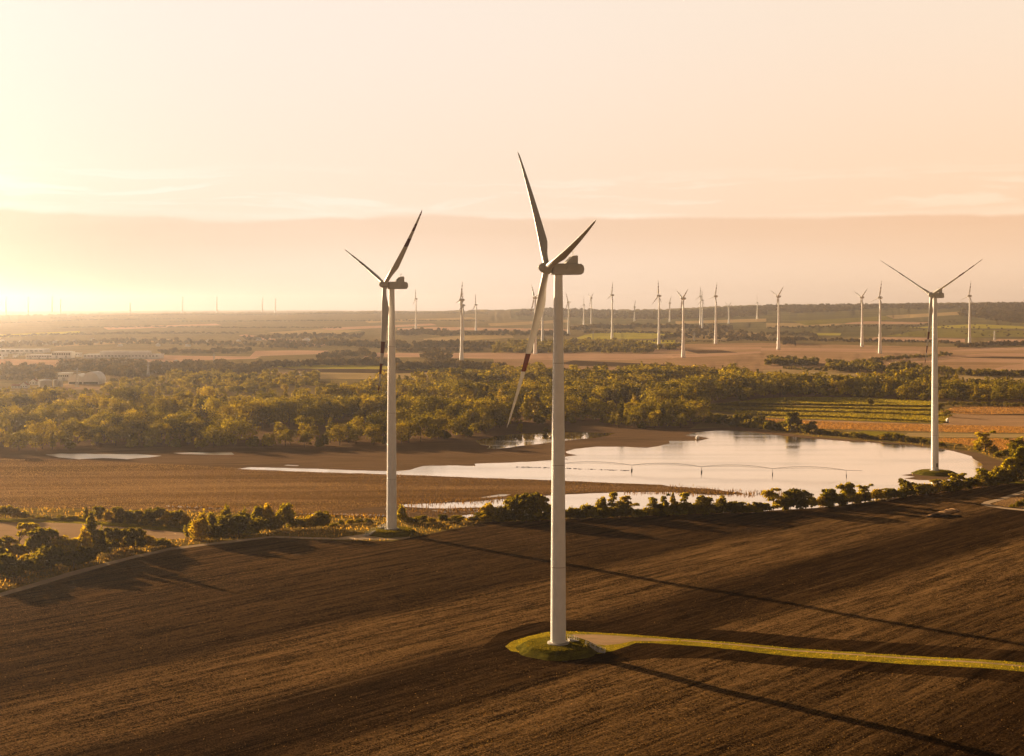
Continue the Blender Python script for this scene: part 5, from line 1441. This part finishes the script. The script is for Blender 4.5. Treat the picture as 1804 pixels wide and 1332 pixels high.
# ------------------------------------------------------------------ centre-pivot irrigation machine standing in the lake
def irrigation():
    pts = [(985, 827), (1113, 829.5), (1236, 832.5), (1361, 836), (1491, 839), (1519, 840)]
    W = [ground(*p) for p in pts]
    root = empty('irrigation_machine', W[0])
    L = lambda v: Vector(v) - W[0]
    hz = 3.4
    up = Vector((0, 0, hz))
    pipe, truss, drops = MB(), MB(), MB()
    for k in range(len(W) - 1):
        a, b = L(W[k]) + up, L(W[k + 1]) + up
        n = 14 if k < 4 else 3
        rise = 1.6 if k < 4 else .0
        prev = None
        side = (b - a).cross(Vector((0, 0, 1))).normalized()
        for i in range(n + 1):
            f = i / n
            c = a.lerp(b, f) + Vector((0, 0, rise * 4 * f * (1 - f)))
            lo = a.lerp(b, f) + Vector((0, 0, rise * 4 * f * (1 - f) - .9 * min(1, 4 * min(f, 1 - f) + .05)))
            if prev is not None:
                pipe.bar(prev[0], c, .10, seg=8)
                if k < 4:
                    for sgn in (-.6, .6):
                        truss.bar(prev[1] + side * sgn, lo + side * sgn, .035, seg=4)
                        truss.bar(c, lo + side * sgn, .03, seg=4)
                        truss.bar(prev[0], lo + side * sgn, .03, seg=4)
            if 0 < i < n and i % 2 == 0:
                drops.bar(c, c - Vector((0, 0, 1.7)), .03, seg=4).bar(c - Vector((0, 0, 1.75)), c - Vector((0, 0, 1.65)), .1, seg=6)
            prev = (c, lo)
    pipe.build('water_pipe', M['steel'], root)
    truss.build('truss', M['steel'], root)
    drops.build('drop_nozzles', M['steel'], root)
    for k in range(5):
        c = L(W[k])
        d = (W[min(k + 1, 5)] - W[max(k - 1, 0)]); d.z = 0; d.normalize()
        s = Vector((-d.y, d.x, 0))
        t = MB()
        for sg in (-1, 1):
            t.bar(c + s * sg * 1.9 + Vector((0, 0, .6)), c + up + s * sg * .15, .08, seg=5)
            t.bar(c + s * sg * 1.0 + Vector((0, 0, 2.0)), c - s * sg * 1.0 + Vector((0, 0, 2.0)), .05, seg=4)
        t.bar(c - s * 2.1 + Vector((0, 0, .6)), c + s * 2.1 + Vector((0, 0, .6)), .10, seg=5)
        tw = t.build('wheel_tower', M['steel'], root)
        for sg in (-1, 1):
            w_ = MB()
            ctr = c + s * sg * 1.9 + Vector((0, 0, .55))
            ring = lambda r, y: [ctr + d * y + s * (r * math.cos(a)) + Vector((0, 0, r * math.sin(a))) for a in np.linspace(0, 2 * math.pi, 18, endpoint=False)]
            w_.poly_loft([ring(.35, -.14), ring(.62, -.18), ring(.68, 0), ring(.62, .18), ring(.35, .14)])
            wo = w_.build('wheel', M['black_rubber'], tw)
    tag(root, 'long centre-pivot irrigation pipe on wheeled towers, standing in the flooded lake', 'irrigation machine')
irrigation()
# line of drowned stubs on the water
rl = random.Random(4)
m = MB()
for i in range(70):
    f = i / 70 + rl.uniform(0, .012)
    P = ground(905 + (1115 - 905) * f ** .9, 822.5 + 7 * f + rl.uniform(-.3, .3))
    if 960 < 905 + 210 * f < 985:
        continue
    w_, h_ = rl.uniform(.25, .8), rl.uniform(.08, .3)
    if rl.random() < .35 * f + .1:
        continue
    ring = lambda r, z: [P + Vector((r * math.cos(a) * 1.5, r * math.sin(a), z)) for a in (0, 1.2, 2.4, 3.7, 5.1)]
    m.poly_loft([ring(w_, -.2), ring(w_ * .8, h_ * .6), ring(w_ * .3, h_)])
tag(m.build('debris', M['manure'], None), 'dark broken line of drowned clods lying across the lake', 'debris', kind='stuff')

# white hut at the far bank, box by the vineyard
def hut(px, by, wpx, hpx, label):
    root, s, w = house_base('hut', px - wpx / 2, px + wpx / 2, by)
    H = hpx * s
    MB().box(-w / 2, w / 2, 0, w, -.3, H * .6).build('wall', M['hull'], root)
    prof = [(-w / 2 - .15, H * .58), (0, H), (w / 2 + .15, H * .58), (w / 2 + .15, H * .64), (0, H + .12), (-w / 2 - .15, H * .64)]
    MB().prism([(-w / 2, H * .6), (w / 2, H * .6), (0, H)], .04, w - .04).build('gable', M['hull'], root)
    MB().prism(prof, -.15, w + .15).build('roof', M['roofw'], root)
    MB().box(-w * .14, w * .14, -.05, .03, -.1, H * .45).build('door', M['dark_gap'], root)
    tag(root, label, 'hut')
hut(1229, 774, 5, 6, 'tiny white pointed hut at the shaded corner of the lake')
hut(1670, 745, 4, 8, 'small pale stone shrine at the end of the vineyard strips')

# manure heap with a strip of straw behind it
P = ground(1649, 911)
rng_ = np.random.default_rng(12)
m = MB()
for cx_, cy_, rx, ry, hh in ((0, 0, 3.2, 2.2, 1.7), (3.5, .6, 2.6, 1.8, 1.2), (6.5, 1.0, 3.0, 1.7, 1.0), (10, 1.4, 2.6, 1.5, .8), (-3, -.2, 1.8, 1.4, .7)):
    rings = []
    for f, z in ((1.0, -.15), (.85, .4), (.6, .75), (.3, .95), (.08, 1.0)):
        rings.append([(cx_ + rx * f * math.cos(a) * (1 + .12 * rng_.normal()), cy_ + ry * f * math.sin(a) * (1 + .12 * rng_.normal()), z * hh) for a in np.linspace(0, 2 * math.pi, 14, endpoint=False)])
    m.poly_loft(rings, False, True)
o = m.build('manure_heap', M['manure'], None, True)
o.location = P
tag(o, 'dark manure heap in the ploughed field below the gravel loop', 'heap')
for k in range(2):
    a, b = ground(1642 + 3 * k, 908.5 + 1.2 * k), ground(1680 + 3 * k, 897.5 + 1.6 * k)
    d = (b - a); n = Vector((-d.y, d.x, 0)).normalized()
    rings = []
    for i in range(16):
        f = i / 15
        c = a.lerp(b, f); c.z = float(height(c.x, c.y))
        j = 1 + .2 * math.sin(i * 1.7 + k)
        rings.append([c + n * 2.3 * j + Vector((0, 0, -.1)), c + n * 1.2 * j + Vector((0, 0, .5 * j)), c - n * 1.2 * j + Vector((0, 0, .5 * j)), c - n * 2.3 * j + Vector((0, 0, -.1))])
    o = MB().poly_loft(rings).build('straw_swath', M['orange'], None, True)
    tag(o, ['far pale straw swath running up from the manure heap', 'near pale straw swath running up from the manure heap'][k], 'straw', 'straw swaths')

# stairs and rails up the mounds
def stairs(base, foot, w, label):
    """concrete-edged steps from FOOT on the ground to BASE on the mound's top, with two rails"""
    root = empty('steps', foot)
    v = base - foot
    hor = Vector((v.x, v.y, 0)); d = hor.normalized(); s = Vector((-d.y, d.x, 0))
    n = 11
    m = MB()
    for i in range(n):
        a = hor * (i / n); z0, z1 = v.z * i / n - .6, v.z * (i + 1) / n
        b = hor * ((i + 1) / n)
        m.poly_loft([[a - s * w / 2 + Vector((0, 0, z0)), b - s * w / 2 + Vector((0, 0, z0)), b + s * w / 2 + Vector((0, 0, z0)), a + s * w / 2 + Vector((0, 0, z0))],
                     [a - s * w / 2 + Vector((0, 0, z1)), b - s * w / 2 + Vector((0, 0, z1)), b + s * w / 2 + Vector((0, 0, z1)), a + s * w / 2 + Vector((0, 0, z1))]])
    m.build('flight', M['concrete'], root)
    for sg in (-1, 1):
        r = MB()
        o = s * sg * (w / 2 + .08)
        r.bar(o + Vector((0, 0, 1.05)), o + v + Vector((0, 0, 1.05)), .045)
        r.bar(o + Vector((0, 0, .55)), o + v + Vector((0, 0, .55)), .03)
        for i in range(5):
            p = o + v * (i / 4)
            r.bar(p - Vector((0, 0, .3)), p + Vector((0, 0, 1.08)), .04)
        r.build('handrail', M['white_paint'], root)
    tag(root, label, 'steps')
def polar(P, az_deg, r, z):
    a = R(az_deg)
    return Vector((P.x + r * math.sin(a), P.y + r * math.cos(a), P.z + z))
stairs(polar(P1, 100, 7.6, 0), polar(P1, 103, 13.0, -1.85), 0.9, 'white-railed steps up the nearest turbine mound from the gravel pad')
stairs(polar(P1, 62, 3.3, .9), polar(P1, 62, 6.2, 0.05), 1.1, 'short railed steps to the door behind the nearest tower')
stairs(polar(P2, 238, 7.8, 0), polar(P2, 236, 13.2, -1.85), 1.4, 'pale steps up the left side of the second turbine mound')
stairs(polar(P2, 292, 3.2, 1.0), polar(P2, 292, 6.4, 0.05), 1.2, 'short pale steps to the door left of the second tower')

# ------------------------------------------------------------------ air
def build_haze():
    bm = MB().box(-21500, 21500, -4500, 17200, -40, 340)
    hm, t = new_mat("hazy air")
    v = t.n('ShaderNodeVolumePrincipled', {'Color': (0.96, 0.95, 1.0, 1), 'Density': 0.000064, 'Anisotropy': 0.91})
    t.n('ShaderNodeOutputMaterial', {'Volume': v.outputs[0]})
    o = bm.build('haze', hm)
    tag(o, kind='stuff', label='pale golden haze lying over the far plain')
build_haze()
